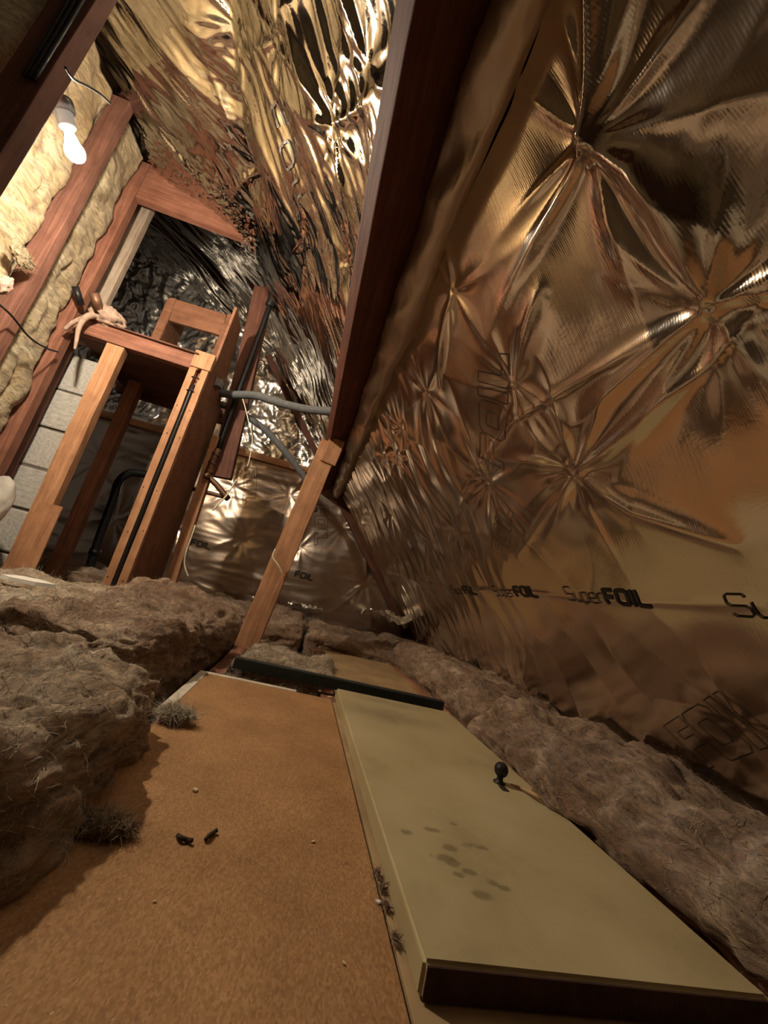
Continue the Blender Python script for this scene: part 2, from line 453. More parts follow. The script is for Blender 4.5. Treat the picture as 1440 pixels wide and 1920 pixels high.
STARS = [(slope_uv(1115, 260), 0.16, 0.035, 0.020, 9), (slope_uv(1340, 570), 0.14, 0.032, 0.015, 13), (slope_uv(965, 720), 0.11, 0.026, 0.011, 9),
         (slope_uv(1080, 880), 0.14, 0.03, 0.014, 12), (slope_uv(915, 905), 0.11, 0.026, 0.012, 12), (slope_uv(855, 995), 0.10, 0.022, 0.010, 9),
         (slope_uv(850, 545), 0.10, 0.022, 0.012, 8), (slope_uv(800, 735), 0.10, 0.022, 0.011, 9), (slope_uv(745, 850), 0.10, 0.02, 0.01, 9),
         ((0.62, 0.24), 0.09, 0.016, 0.008, 9), ((1.75, 0.75), 0.1, 0.02, 0.01, 10), ((2.1, 0.95), 0.1, 0.02, 0.01, 9), ((2.1, 0.5), 0.1, 0.02, 0.01, 9),
         ((2.45, 0.7), 0.1, 0.02, 0.01, 9), ((2.8, 1.0), 0.1, 0.02, 0.01, 9), ((2.8, 0.5), 0.1, 0.02, 0.01, 9), ((1.42, 1.2), 0.09, 0.02, 0.01, 9),
         ((1.76, 1.22), 0.09, 0.02, 0.01, 9), ((-0.02, 0.9), 0.14, 0.03, 0.014, 11), ((-0.02, 1.25), 0.14, 0.03, 0.014, 11), ((0.0, 0.4), 0.12, 0.03, 0.012, 10),
         ((-0.4, 0.8), 0.14, 0.03, 0.014, 11), ((-0.75, 0.9), 0.14, 0.03, 0.014, 11)]
def h_lower(U, V):
    h = 0.014 * fbm(U * 1.9 + 3, V * 1.9, 0.5, 1) + 0.0012 * perlin(U * 8, V * 8, 2.2)
    far = np.clip((U - 0.95) / 0.5, 0, 1)
    low = np.clip((0.62 - V) / 0.3, 0, 1)
    # long drag folds running down and away
    a = 0.25
    s = U * math.cos(a) + V * math.sin(a); t = -U * math.sin(a) + V * math.cos(a)
    w = 0.12 * perlin(U * 3, V * 3, 7.7)
    h += (0.10 + 1.0 * far + 0.5 * low) * 0.0075 * ridged((s + w) * 7.0, (t) * 1.3, 4.0, 1)
    h += (0.05 + 0.8 * far) * 0.0014 * ridged((s + w) * 17, t * 3.5, 8.0, 1)
    for k, (c, r0, dp, pl, nf) in enumerate(STARS):
        m = (np.abs(U - c[0]) < 5 * r0) & (np.abs(V - c[1]) < 5 * r0)
        if m.any():
            h[m] += star(U[m], V[m], c, 100 + k, r0, dp, pl, nf)
    # folds that can be traced in the photograph
    A, B = slope_uv(1115, 260), slope_uv(1340, 570)
    h += crease(U, V, [A, slope_uv(1205, 305), slope_uv(1265, 380), slope_uv(1305, 480), B], 0.022, 0.030)
    h += crease(U, V, [A, slope_uv(1124, 130), slope_uv(1132, -40)], 0.014, 0.030, False)
    h += crease(U, V, [slope_uv(975, 1040), slope_uv(1070, 905), slope_uv(1200, 790), slope_uv(1330, 690), slope_uv(1440, 560)], 0.006, 0.005)
    h += crease(U, V, [slope_uv(870, 920), slope_uv(960, 790), slope_uv(1130, 690), slope_uv(1300, 600)], 0.005, 0.004)
    h += crease(U, V, [slope_uv(700, 1065), slope_uv(850, 1100), slope_uv(1100, 1115), slope_uv(1440, 1122)], 0.006, 0.004)
    h += crease(U, V, [slope_uv(1080, 880), slope_uv(1200, 950), slope_uv(1400, 1010)], 0.016, 0.014)
    h += crease(U, V, [slope_uv(850, 545), slope_uv(838, 640), slope_uv(833, 720)], 0.012, 0.014)
    h += crease(U, V, [slope_uv(965, 720), slope_uv(1000, 610), slope_uv(1020, 540)], 0.02, 0.014)
    return h + 0.012
LOWER = Sheet(slope_pos, h_lower)
us = np.concatenate([np.arange(-1.3, 0.1, 0.02), np.arange(0.1, 1.6, 0.0042), np.arange(1.6, 3.29, 0.009), [3.29]])
wall_right = grid_obj('wall_right', LOWER, us, np.arange(0.0, 1.46, 0.0048), 'foil')
tag(wall_right, 'bronze reflective foil lining stapled over the sloping rafters below the purlin', kind='structure')

V1 = 2.75
FL = np.array([-math.cos(math.radians(20)), 0, math.sin(math.radians(20))]); FLN = np.array([-math.sin(math.radians(20)), 0, -math.cos(math.radians(20))])
def upper_pos(u, v):
    vv = np.minimum(v, V1); P = np.stack([1.0 + EV[0] * vv, u, 0.1 + EV[2] * vv], -1)
    e = np.maximum(v - V1, 0)[..., None]; P = P + FL * e
    k = np.clip((v - V1 + 0.1) / 0.2, 0, 1)[..., None]; n = EN * (1 - k) + FLN * k
    return P, n / np.linalg.norm(n, axis=-1, keepdims=True)
USTARS = [(slope_uv(615, 235), 0.2), (slope_uv(505, 75), 0.16), (slope_uv(560, 455), 0.15), (slope_uv(640, 500), 0.13), (slope_uv(430, 60), 0.2), (slope_uv(470, 330), 0.16), (slope_uv(680, 130), 0.12)]
def h_upper(U, V):
    h = 0.03 * fbm(U * 1.9 + 11, V * 1.6, 3.5, 2)
    w = 0.14 * perlin(U * 2.2, V * 1.6, 1.7) + 0.02 * perlin(U * 7, V * 6, 4.7)
    s = U + 0.45 * V
    h += 0.026 * ridged((s + w) * 3.6, (V - 0.3 * U) * 0.8, 14.0, 1)
    g = np.clip(0.5 + 1.3 * perlin(U * 2.2, V * 2.2, 21.0), 0, 1)
    h += 0.013 * g * ridged((s + w) * 9, V * 1.6, 18.0, 2)
    h += 0.0035 * (1 - 0.6 * g) * ridged((s + 2 * w) * 24, V * 7, 28.0, 2)
    k = np.clip((V - V1 + 0.15) / 0.3, 0, 1) * np.clip(1 - np.abs(U - 2.05) / 0.25, 0, 1)
    h += k * 0.012 * ridged(U * 26, V * 26, 2.0, 3)
    for j, (c, r0) in enumerate(USTARS):
        h += star(U, V, c, 300 + j, r0, 0.03, 0.02, 8)
    return h - 0.035
UPPER = Sheet(upper_pos, h_upper)
us2 = np.concatenate([np.arange(-1.3, 0.4, 0.03), np.arange(0.4, 2.5, 0.0075), np.arange(2.5, 3.29, 0.01), [3.29]])
ceiling = grid_obj('ceiling', UPPER, us2, np.arange(1.44, 4.9, 0.0085), 'foil_up')
tag(ceiling, 'bright crumpled silver foil lining the roof above the purlin', kind='structure')

def gable_pos(u, v):
    P = np.stack([u, np.full_like(u, 3.3), v], -1)
    return P, np.broadcast_to(np.array([0, -1.0, 0]), P.shape)
LEDGE = 1.23
GST = [(c, 0.11) for c in [(-1.75, 0.85), (-1.3, 0.95), (-0.75, 0.95), (-0.3, 1.0), (-0.55, 0.55), (-0.1, 0.6), (0.2, 0.85), (-1.05, 0.5), (-1.5, 0.45), (0.5, 0.45), (-0.55, 1.7), (-1.0, 1.5), (-1.6, 1.6), (-1.9, 2.1), (-1.5, 2.3), (-1.2, 2.0), (-0.85, 2.1)]]
def h_gable(U, V):
    h = 0.014 * fbm(U * 2.2 + 1, V * 2.2, 6.5, 2)
    up = np.clip((V - LEDGE) / 0.06, 0, 1)
    w = 0.1 * perlin(U * 3, V * 3, 4.1)
    h += (1 - up) * 0.004 * ridged((U * 0.5 + w) * 5, V * 9, 3.3, 2)
    h += up * 0.022 * ridged((U + 0.5 * V + w) * 7, (V - 0.4 * U) * 3.5, 5.3, 3)
    h += up * 0.005 * ridged((U + w) * 22, V * 16, 7.3, 2)
    for j, (c, r0) in enumerate(GST):
        h += star(U, V, c, 500 + j, r0 * 1.3, 0.024, 0.013, 12)
    h += 0.02 * np.exp(-((V - LEDGE) / 0.03)**2)
    return h + 0.03
GABLE = Sheet(gable_pos, h_gable)
roofz = lambda x: np.where(x > -0.82, 1.24 - 1.14 * x, 2.175 + (-0.82 - x) * 0.364)
gu = np.arange(-2.75, 1.2, 0.0105)
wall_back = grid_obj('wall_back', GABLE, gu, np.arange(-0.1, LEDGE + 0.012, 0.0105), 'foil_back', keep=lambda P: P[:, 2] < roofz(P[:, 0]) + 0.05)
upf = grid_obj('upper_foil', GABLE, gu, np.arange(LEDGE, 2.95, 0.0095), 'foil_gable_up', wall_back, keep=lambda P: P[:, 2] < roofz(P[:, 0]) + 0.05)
upf['label'] = 'brighter crumpled silver foil above the batten'
tag(wall_back, 'gable end wall lined with wrinkled brown reflecting foil', kind='structure')

# gathered fold of foil running along the purlin
def flap_mesh():
    us = np.arange(-1.25, 3.25, 0.011); K = 17; V = []
    for i, u in enumerate(us):
        wob = perlin(u * 3.1, 0.3, 0.7); w2 = perlin(u * 11, 3.3, 0.7)
        wd = 0.085 + 0.018 * wob + 0.006 * w2; ht = 0.046 + 0.010 * perlin(u * 3.7, 9.1, 0.2) + 0.003 * w2
        for k in range(K):
            t = k / (K - 1); a = math.pi * t
            vv = 1.435 - wd * (1 - math.cos(a)) / 2 - (0.03 * math.sin(math.pi * max(0, (t - 0.35) / 0.65)))
            hh = ht * (math.sin(a) ** 0.6) + 0.006
            cr = 0.011 * float(ridged(u * 6 + t * 2.4, t * 2.2, 0.4, 3)) * math.sin(a)
            p = np.array([1.0, u, 0.1]) + EV * vv + EN * (hh + cr)
            V.append(p)
    n = len(us); i = np.arange(n * K).reshape(n, K)
    F = np.stack([i[:-1, :-1], i[1:, :-1], i[1:, 1:], i[:-1, 1:]], -1).reshape(-1, 4)
    return V, F
fv, ff = flap_mesh()
M['foil_dull'] = foil_mat('dull_foil_edge', (0.62, 0.52, 0.43), 0.38, 0.2, 0.0)
o = mesh_obj('foil_fold', fv, ff, 'foil_dull', wall_right, None, True)
o['label'] = 'gathered fold of foil tucked along the purlin'

# ---------------------------------------------------------------- lettering printed on the foil
GLY = {'S': (0.8, [[(0.78, 0.86), (0.7, 1), (0.12, 1), (0, 0.88), (0, 0.62), (0.12, 0.5), (0.66, 0.5), (0.78, 0.38), (0.78, 0.12), (0.66, 0), (0.1, 0), (0, 0.12)]]),
       'u': (0.6, [[(0, 0.68), (0, 0.12), (0.1, 0), (0.46, 0), (0.58, 0.12), (0.58, 0.68)], [(0.58, 0.68), (0.58, 0)]]),
       'p': (0.6, [[(0, -0.25), (0, 0.56), (0.1, 0.68), (0.48, 0.68), (0.58, 0.56), (0.58, 0.12), (0.48, 0), (0, 0)]]),
       'e': (0.6, [[(0, 0.36), (0.58, 0.36), (0.58, 0.56), (0.48, 0.68), (0.1, 0.68), (0, 0.56), (0, 0.12), (0.1, 0), (0.54, 0)]]),
       'r': (0.42, [[(0, 0), (0, 0.56), (0.1, 0.68), (0.4, 0.68)]]),
       'F': (0.8, [[(0.09, 0), (0.09, 0.91), (0.78, 0.91)], [(0.09, 0.5), (0.7, 0.5)]]),
       'O': (0.95, [[(0.22, 0.09), (0.74, 0.09), (0.86, 0.22), (0.86, 0.78), (0.74, 0.91), (0.22, 0.91), (0.1, 0.78), (0.1, 0.22), (0.22, 0.09)]]),
       'I': (0.24, [[(0.12, 0), (0.12, 1)]]), 'L': (0.78, [[(0.09, 1), (0.09, 0.09), (0.76, 0.09)]])}
OUT = {'F': (0.8, [[(0, 0), (0, 1), (0.8, 1), (0.8, 0.78), (0.26, 0.78), (0.26, 0.62), (0.72, 0.62), (0.72, 0.4), (0.26, 0.4), (0.26, 0), (0, 0)]]),
       'O': (0.98, [[(0.12, 0), (0.82, 0), (0.94, 0.12), (0.94, 0.88), (0.82, 1), (0.12, 1), (0, 0.88), (0, 0.12), (0.12, 0)], [(0.3, 0.26), (0.64, 0.26), (0.68, 0.3), (0.68, 0.7), (0.64, 0.74), (0.3, 0.74), (0.26, 0.7), (0.26, 0.3), (0.3, 0.26)]]),
       'I': (0.32, [[(0, 0), (0.26, 0), (0.26, 1), (0, 1), (0, 0)]]),
       'L': (0.8, [[(0, 0), (0.8, 0), (0.8, 0.24), (0.26, 0.24), (0.26, 1), (0, 1), (0, 0)]])}
def lettering(name, sheet, runs, org, e1, e2, size, off, mat, parent):
    """runs: (text, glyph set, stroke width in glyph units, gap)"""
    V, F = [], []; x = 0.0
    org, e1, e2 = np.array(org, float), np.array(e1, float), np.array(e2, float)
    for text, gs, sw, gap in runs:
        for ch in text:
            w, strokes = gs[ch]
            for st in strokes:
                q = np.array(st, float) + [x, 0]; pts = [q[0]]
                for a, b in zip(q, q[1:]):
                    n = max(1, int(np.hypot(*(b - a)) / 0.06))
                    pts += [a + (b - a) * k / n for k in range(1, n + 1)]
                pts = np.array(pts); closed = np.allclose(pts[0], pts[-1])
                T = np.gradient(pts, axis=0)
                if closed: T[0] = T[-1] = pts[1] - pts[-2]
                T /= np.linalg.norm(T, axis=1)[:, None] + 1e-9; Nn = np.stack([-T[:, 1], T[:, 0]], 1)
                b0 = len(V)
                for p, nn in zip(pts, Nn):
                    for s in (-1, 0, 1):
                        g = p + nn * sw / 2 * s; uv = org + size * (g[0] * e1 + g[1] * e2); V.append(uv)
                for i in range(len(pts) - 1):
                    for s in (0, 1):
                        F.append((b0 + 3 * i + s, b0 + 3 * i + 1 + s, b0 + 3 * i + 4 + s, b0 + 3 * i + 3 + s))
            x += w + gap
    V = np.array(V); P = sheet.pt(V[:, 0], V[:, 1], off)
    return mesh_obj(name, P, F, mat, parent)
def superfoil(u0, v0, n=None):
    r = [('Super', GLY, 0.075, 0.13), ('FOIL', GLY, 0.24, 0.11)]
    return lettering('printed_lettering', LOWER, r, (u0, v0), (-1, 0), (0, 1), 0.0385, 0.0018, 'print', wall_right)
vtext = (1.0 - 0.686) * RS
for k in range(-1, 4):
    superfoil(0.510 + 0.405 * k, vtext + 0.004 * (k == 1))
for org, e1, e2, sz in [(slope_uv(948, 880), (-0.72, 0.69), (0.74, 0.67), 0.10), (slope_uv(1330, 1440), (-0.80, 0.6), (0.6, 0.8), 0.10), (slope_uv(955, 1050), (-0.75, 0.66), (0.7, 0.71), 0.07)]:
    L_ = lettering('outline_lettering', LOWER, [('FOIL', OUT, 0.02, 0.06)], org, e1, e2, sz, 0.0016, 'print_thin', wall_right)
for x0, z0, s_ in ((-0.72, 1.12, 0.10), (-0.08, 0.98, 0.11), (-0.45, 1.62, 0.13), (-1.15, 1.2, 0.09)):
    lettering('outline_lettering', GABLE, [('FOIL', OUT, 0.03, 0.06)], (x0, z0), (0.25, -0.97), (0.97, 0.25), s_, 0.003, 'print_thin', wall_back)
for x0, z0 in ((-0.92, 0.40), (-0.08, 0.36)):
    lettering('printed_lettering', GABLE, [('FOIL', GLY, 0.24, 0.11)], (x0, z0), (1, 0), (0, 1), 0.05, 0.003, 'print', wall_back)
lettering('printed_lettering', UPPER, [('FOIL', GLY, 0.10, 0.3)], slope_uv(500, 205), (0.6, -0.8), (-0.8, -0.6), 0.09, 0.004, 'print_thin', ceiling)

# ================================================================== FLOOR, LEFT WALL, FRONT WALL
def slab(name, lo, hi, mat, n=40, amp=0.006):
    us = np.linspace(lo[0], hi[0], n); vv = np.linspace(lo[1], hi[1], n)
    sh = Sheet(lambda u, v: (np.stack([u, v, np.full_like(u, lo[2])], -1), np.broadcast_to(np.array([0, 0, 1.0]), u.shape + (3,))), lambda u, v: amp * fbm(u * 7, v * 7, 1.1, 3))
    return grid_obj(name, sh, us, vv, mat)
FZ = -0.105
floor = slab('floor', (-2.8, -1.35, FZ), (1.35, 3.4, FZ), 'dust_floor', 160)
tag(floor, 'dusty ceiling boards below the loft joists', kind='structure')
wl = box('wall_left', (-1.78, -1.35, FZ), (-1.70, 2.16, 2.6), 'brick_wall', None, 0)
tag(wl, 'rough boarding behind the insulated stud wall', kind='structure')
wf = box('wall_front', (-1.78, -1.4, FZ), (1.3, -1.34, 2.6), 'brick_wall', None, 0)
tag(wf, 'rough boarded end of the loft behind the viewer', kind='structure')
wb = box('wall_side', (-2.80, 2.10, FZ), (-2.72, 3.4, 2.9), 'brick_wall', None, 0)
tag(wb, 'rough boarding at the far side behind the tank frame', kind='structure')

# joists that carry the boards
def joist(x0, x1, y0, y1, ztop, label, mat='wood_orange'):
    o = timber('floor_joist', ((x0 + x1) / 2, y0, (ztop + FZ) / 2), ((x0 + x1) / 2, y1, (ztop + FZ) / 2), x1 - x0, ztop - FZ, (1, 0, 0), mat, None, 0.003)
    return tag(o, label, 'joist', 'floor joists under the boards')
joist(0.605, 0.665, -1.2, 3.2, 0.0, 'orange floor joist showing between the cream board and the wool roll')
joist(0.165, 0.215, -1.2, 3.1, -0.0195, 'floor joist hidden under the seam of chipboard and cream board', 'wood_red')
joist(-0.215, -0.165, -1.2, 3.1, -0.0195, 'floor joist under the left edge of the chipboard panel', 'wood_red')

# ================================================================== BOARDS ON THE FLOOR
chip = empty('chipboard_panel', (0.0, 0.45, -0.019), 'brown flecked chipboard floor panel with pale edging strip', 'floor panel')
box('panel', (-0.200, -1.1, -0.019), (0.188, 1.325, 0.0), 'chip', chip, 0.0012)
e = box('edging_strip', (-0.224, 0.98, -0.020), (-0.2005, 1.348, 0.001), 'white_strip', chip, 0.001); e['label'] = 'pale edging along the side'
e = box('edging_strip', (-0.2, 1.326, -0.020), (0.075, 1.348, 0.001), 'white_strip', chip, 0.001); e['label'] = 'pale edging across the far end'
pb = box('plywood_sheet', (0.192, -1.1, -0.019), (0.60, 1.30, -0.0005), 'pale_board', None, 0.001)
tag(pb, 'pale plywood sheet lying under the cream board', 'plywood')
fb = box('plywood_offcut', (0.218, 1.42, -0.019), (0.60, 2.32, 0.0), 'pale_board', None, 0.001)
tag(fb, 'short pale plywood offcut beyond the dark metal bar', 'plywood')

door = empty('cupboard_door', (0.397, 0.877, 0.0), 'worn cream painted cupboard door lying flat with a black ball knob', 'door')
def door_panel():
    bm = bmesh.new(); bmesh.ops.create_cube(bm, size=2)
    for v in bm.verts: v.co = Vector((v.co[0] * 0.197, v.co[1] * 0.4735, v.co[2] * 0.0148))
    bmesh.ops.bevel(bm, geom=list(bm.edges), offset=0.0035, segments=3, affect='EDGES')
    return bm_obj('panel', bm, 'door', door, Matrix.Translation((0.397, 0.8775, 0.0152)))
door_panel()
e = box('end_edge', (0.2035, 0.4018, 0.002), (0.5905, 0.4045, 0.0275), 'edge_dark', door, 0.0005); e['label'] = 'dark unpainted end edge'
kp = on(936, 1468, 2, 0.03)
kn = lathe('knob', [(0.0125, 0), (0.0125, 0.0025), (0.0075, 0.004), (0.0062, 0.010), (0.007, 0.0125)] + [(0.0145 * math.sin(t), 0.0255 - 0.0145 * math.cos(t)) for t in np.linspace(0.5, math.pi, 14)],
           'knob', door, Matrix.Translation((kp[0], kp[1], 0.03)))
kn['label'] = 'black ball knob'
e = box('keyhole_plate', (kp[0] - 0.011, kp[1] - 0.036, 0.0298), (kp[0] + 0.004, kp[1] - 0.016, 0.0312), 'dark_metal', kn, 0.0004)

bar = empty('metal_angle_bar', (0.22, 1.40, 0.0), 'dark grey green metal angle bar lying across the boards', 'metal bar')
a0, a1 = on(440, 1236, 2, 0.03), on(833, 1320, 2, 0.035)
bdir = Vector(a1 - a0).normalized(); bn = Vector((-bdir[1], bdir[0], 0))
timber('upright_flange', a0 + np.array([0, 0, -0.012]), a1 + np.array([0, 0, -0.012]), 0.004, 0.034, (0, 1, 0), 'dark_metal', bar, 0.0008, 0.0002)
timber('flat_flange', a0 + np.array(bn) * 0.016 + np.array([0, 0, 0.004]), a1 + np.array(bn) * 0.016 + np.array([0, 0, 0.004]), 0.032, 0.004, (0, 1, 0), 'dark_metal', bar, 0.0008, 0.0002)

# ================================================================== ROOF TIMBERS
root = np.array([0.045, 0, 1.188])
pc = root + EN * 0.0755 + EV * 0.0225
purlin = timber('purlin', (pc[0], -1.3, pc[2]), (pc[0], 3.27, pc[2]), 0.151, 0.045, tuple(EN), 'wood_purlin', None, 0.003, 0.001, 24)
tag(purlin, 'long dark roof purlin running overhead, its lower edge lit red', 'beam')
st = empty('roof_strut', (-0.165, 1.98, FZ), 'reddish timber strut propping the purlin, with a white wire on it', 'timber strut')
s0, s1 = np.array([-0.178, 1.99, -0.09]), np.array([-0.062, 2.03, 1.085])
timber('shaft', s0, s1, 0.048, 0.105, (0, 1, 0), 'wood_orange', st, 0.004, 0.002, 12)
kk = s0 + (s1 - s0) * 0.955
timber('head_cleat', kk + np.array([0.02, -0.03, -0.07]), kk + np.array([0.035, -0.03, 0.075]), 0.012, 0.085, (0, 1, 0), 'wood_orange', st, 0.002, 0.001, 2)
gr = empty('gable_rafter', (1.05, 3.22, 0.05), 'thin dark rafter edge running down the corner of slope and gable', 'rafter')
for a_, b_ in ((0.0, 1.36), (1.50, 2.74)):
    q0 = np.array([1.0, 3.225, 0.1]) + EV * a_ + EN * 0.035; q1 = np.array([1.0, 3.225, 0.1]) + EV * b_ + EN * 0.035
    timber('rafter_length', q0, q1, 0.035, 0.05, (0, 1, 0), 'wood_dark', gr, 0.003)
lb = timber('wall_batten', (-2.6, 3.235, 1.19), (-0.02, 3.235, 1.24), 0.06, 0.055, (0, 1, 0), 'wood_orange', None, 0.003, 0.001, 14)
tag(lb, 'pale horizontal batten across the foil gable wall', 'batten')

# ================================================================== LEFT STUD WALL
def stud(name, lo, hi, mat, label, group='studs of the insulated wall', cat='stud'):
    lo, hi = np.array(lo), np.array(hi); c = (lo + hi) / 2
    o = timber(name, (c[0], c[1], lo[2]), (c[0], c[1], hi[2]), hi[0] - lo[0], hi[1] - lo[1], (1, 0, 0), mat, None, 0.003, 0.0015, 10)
    return tag(o, label, cat, group)
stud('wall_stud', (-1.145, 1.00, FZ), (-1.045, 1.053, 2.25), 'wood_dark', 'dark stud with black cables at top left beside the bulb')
stud('wall_stud', (-1.57, 1.765, FZ), (-1.485, 1.815, 2.41), 'wood_mid', 'reddish stud standing between two yellow wool batts behind the bulb')
stud('wall_stud', (-1.625, 2.095, FZ), (-1.515, 2.15, 2.43), 'wood_red', 'tall stud at the left of the tank frame, wool against it')
stud('frame_post', (-1.60, 2.24, 1.302), (-1.505, 2.285, 2.42), 'wood_grey', 'weathered grey post behind the tall stud', 'posts of the tank frame', 'post')

# yellow wool between the studs
def wool_panel(name, y0, y1, z0, z1, mat, label, seed, bulge=0.05, x0=-1.585):
    us = np.arange(y0, y1 + 1e-6, 0.009); vv = np.arange(z0, z1, 0.011)
    def hf(u, v):
        e = np.clip(np.minimum(u - y0, y1 - u) / 0.06, 0, 1); e = np.sqrt(e * (2 - e))
        w = 0.12 * perlin(u * 5, v * 5, seed)
        return bulge * e + 0.02 * fbm(u * 5 + seed, v * 4, seed, 3) - 0.016 * np.clip(ridged((u + w) * 5 + seed, (v) * 2.2, seed, 2) - 0.75, 0, 2) * 2 + 0.004 * fbm(u * 28, v * 28, seed, 3)
    sh = Sheet(lambda u, v: (np.stack([np.full_like(u, x0), u, v], -1), np.broadcast_to(np.array([1.0, 0, 0]), u.shape + (3,))), hf)
    U, V = np.meshgrid(us, vv, indexing='ij'); P = sh.pt(U, V); B = P.copy(); B[..., 0] = x0 - 0.1
    a, b = U.shape; i = np.arange(a * b).reshape(a, b)
    F = [np.stack([i[:-1, :-1], i[1:, :-1], i[1:, 1:], i[:-1, 1:]], -1).reshape(-1, 4)]
    j = i + a * b; F.append(F[0][:, ::-1] + a * b)
    for fr, bk in ((i[0, :], j[0, :]), (i[-1, :][::-1], j[-1, :][::-1]), (i[:, 0][::-1], j[:, 0][::-1]), (i[:, -1], j[:, -1])):
        F.append(np.stack([fr[:-1], fr[1:], bk[1:], bk[:-1]], -1))
    o = mesh_obj(name, np.concatenate([P.reshape(-1, 3), B.reshape(-1, 3)]), np.concatenate(F), mat, None, None, True)
    return tag(o, label, 'insulation', 'wool batts in the stud wall')
wool_panel('wool_batt', 1.11, 1.763, 0.0, 2.38, 'wool_yellow', 'glowing yellow wool batt right behind the lit bulb', 3.1)
wool_panel('wool_batt', 1.817, 2.093, 0.0, 2.41, 'wool_dusty', 'dusty yellow wool batt left of the tall stud', 5.7)
b_ = wool_panel('wool_batt', 1.34, 1.76, 0.0, 2.38, 'wool_dusty', 'shadowed wool batt filling the top left corner behind the dark stud', 8.2, 0.07, 0.0)
b_.matrix_basis = Matrix(((0, 1, 0, -2.925), (-0.55, 0, 0, 1.045), (0, 0, 1, 0), (0, 0, 0, 1)))
wool_panel('wool_batt', -1.3, 1.02, 0.0, 2.30, 'wool_dusty', 'shadowed wool batt beside the viewer', 9.4, 0.07)

# ================================================================== BULB
lamp = empty('light_bulb', (-1.09, 1.06, 1.80), 'bare lit bulb in a black holder on the dark stud', 'lamp')
hp = Vector(on(112, 190, 1, 1.17)); bp = Vector(BULB)
ax_ = (bp - hp).normalized()
mrot = Matrix.Translation(bp) @ ax_.to_track_quat('Z', 'Y').to_matrix().to_4x4()
prof = [(0.013, -0.062), (0.0135, -0.045), (0.018, -0.033)] + [(0.029 * math.sin(t), -0.029 * math.cos(t)) for t in np.linspace(0.85, math.pi, 16)]
lathe('glass_bulb', prof, 'bulb', lamp, mrot, 28)
hold = lathe('bulb_holder', [(0.021, -0.060), (0.026, -0.066), (0.027, -0.10), (0.036, -0.105), (0.036, -0.135), (0.012, -0.15)][::-1], 'black_plastic', lamp, mrot, 24)
tube('flex', [bp - ax_ * 0.145, bp - ax_ * 0.18 + Vector((-0.01, -0.03, 0.03)), Vector((-1.09, 1.056, BULB[2] + 0.30))], 0.005, 'black_plastic', hold)

# cables at the top left
for k in range(3):
    o = tube('black_cable', [(-1.066 - 0.014 * k, 0.992 - 0.003 * (k % 2), 2.18), (-1.068 - 0.013 * k, 0.990, 2.0), (-1.064 - 0.015 * k, 0.990, 1.85), (-1.061 - 0.014 * k, 0.991, 1.66), (-1.058 - 0.012 * k, 0.990, 1.44)], 0.0055, 'black_plastic')
    tag(o, ('black cable on the dark stud, nearest its right edge', 'black cable on the dark stud, middle of the three', 'black cable on the dark stud, farthest left of the three')[k], 'cable', 'black cables on the dark stud')
o = tube('black_wire', [on(122, 126, 1, 1.0), on(138, 148, 1, 1.03), on(165, 162, 1, 1.08), on(190, 178, 1, 1.12), on(207, 194, 1, 1.15)], 0.0035, 'black_plastic')
tag(o, 'short black wire sticking out over the yellow wool', 'wire')
o = tube('black_wire', [on(-15, 560, 0, -1.42), on(20, 590, 0, -1.45), on(55, 632, 0, -1.46), on(85, 652, 0, -1.47), on(108, 660, 0, -1.49)], 0.0045, 'black_plastic')
tag(o, 'thin black wire drooping to the foot of the tall stud', 'wire')

# ================================================================== TANK FRAME
YF = 2.1
hz0 = 0.33 + 0.885 * YF
hdr = prism('header_board', [(-1.515, hz0), (-0.885, hz0), (-0.885, hz0 + 0.035), (-0.98, hz0 + 0.075), (-1.10, hz0 + 0.20), (-1.30, hz0 + 0.235), (-1.515, hz0 + 0.245)], 1, YF, YF + 0.048, 'wood_red', None, 0.003)
tag(hdr, 'red brown header board with curved top under crumpled foil', 'header board')
plat = empty('tank_platform', (-1.18, 2.4, 1.29), 'brown timber tank platform with a dark underside between stud and column', 'platform')
timber('front_beam', (-1.50, YF + 0.022, 1.33), (-0.86, YF + 0.022, 1.33), 0.045, 0.085, (0, 1, 0), 'wood_red', plat, 0.003)
timber('back_beam', (-1.55, 2.74, 1.30), (-0.83, 2.74, 1.30), 0.05, 0.10, (0, 1, 0), 'wood_dark', plat, 0.003)
for k in range(4):
    y0 = YF + 0.05 + 0.148 * k
    timber('deck_plank', (-1.50, y0 + 0.072, 1.30), (-0.845, y0 + 0.072, 1.30), 0.142, 0.022, (0, 1, 0), 'wood_dark', plat, 0.002, 0.001, 4)
timber('edge_rail', (-1.49, YF - 0.004, 1.375), (-0.88, YF - 0.004, 1.375), 0.03, 0.008, (0, 1, 0), 'wood_dark', plat, 0.001, 0.0008, 6)

colm = empty('boxed_column', (-0.86, 2.12, FZ), 'boxed plywood column with a black cable between its front battens', 'column')
for x0, x1 in ((-0.905, -0.868), (-0.842, -0.805)):
    timber('front_batten', ((x0 + x1) / 2, YF + 0.012, FZ), ((x0 + x1) / 2, YF + 0.012, 1.385 if x0 < -0.87 else 1.31), x1 - x0, 0.026, (1, 0, 0), 'wood_orange', colm, 0.002, 0.001, 12)
for bt in [c_ for c_ in colm.children if c_.name.startswith('front_batten')]:
    bx_ = bt.matrix_basis.translation.x + colm.location.x
    for z_ in (0.12, 0.38, 0.62, 0.9, 1.08):
        lathe('nail_head', [(0.0001, 0), (0.0032, 0.0), (0.0032, 0.001), (0.0001, 0.0014)], 'dark_metal', bt, Matrix.Translation((bx_ + random.uniform(-0.008, 0.008), YF - 0.001, z_ + random.uniform(-0.03, 0.03))) @ Matrix.Rotation(math.pi / 2, 4, 'X'), 10)
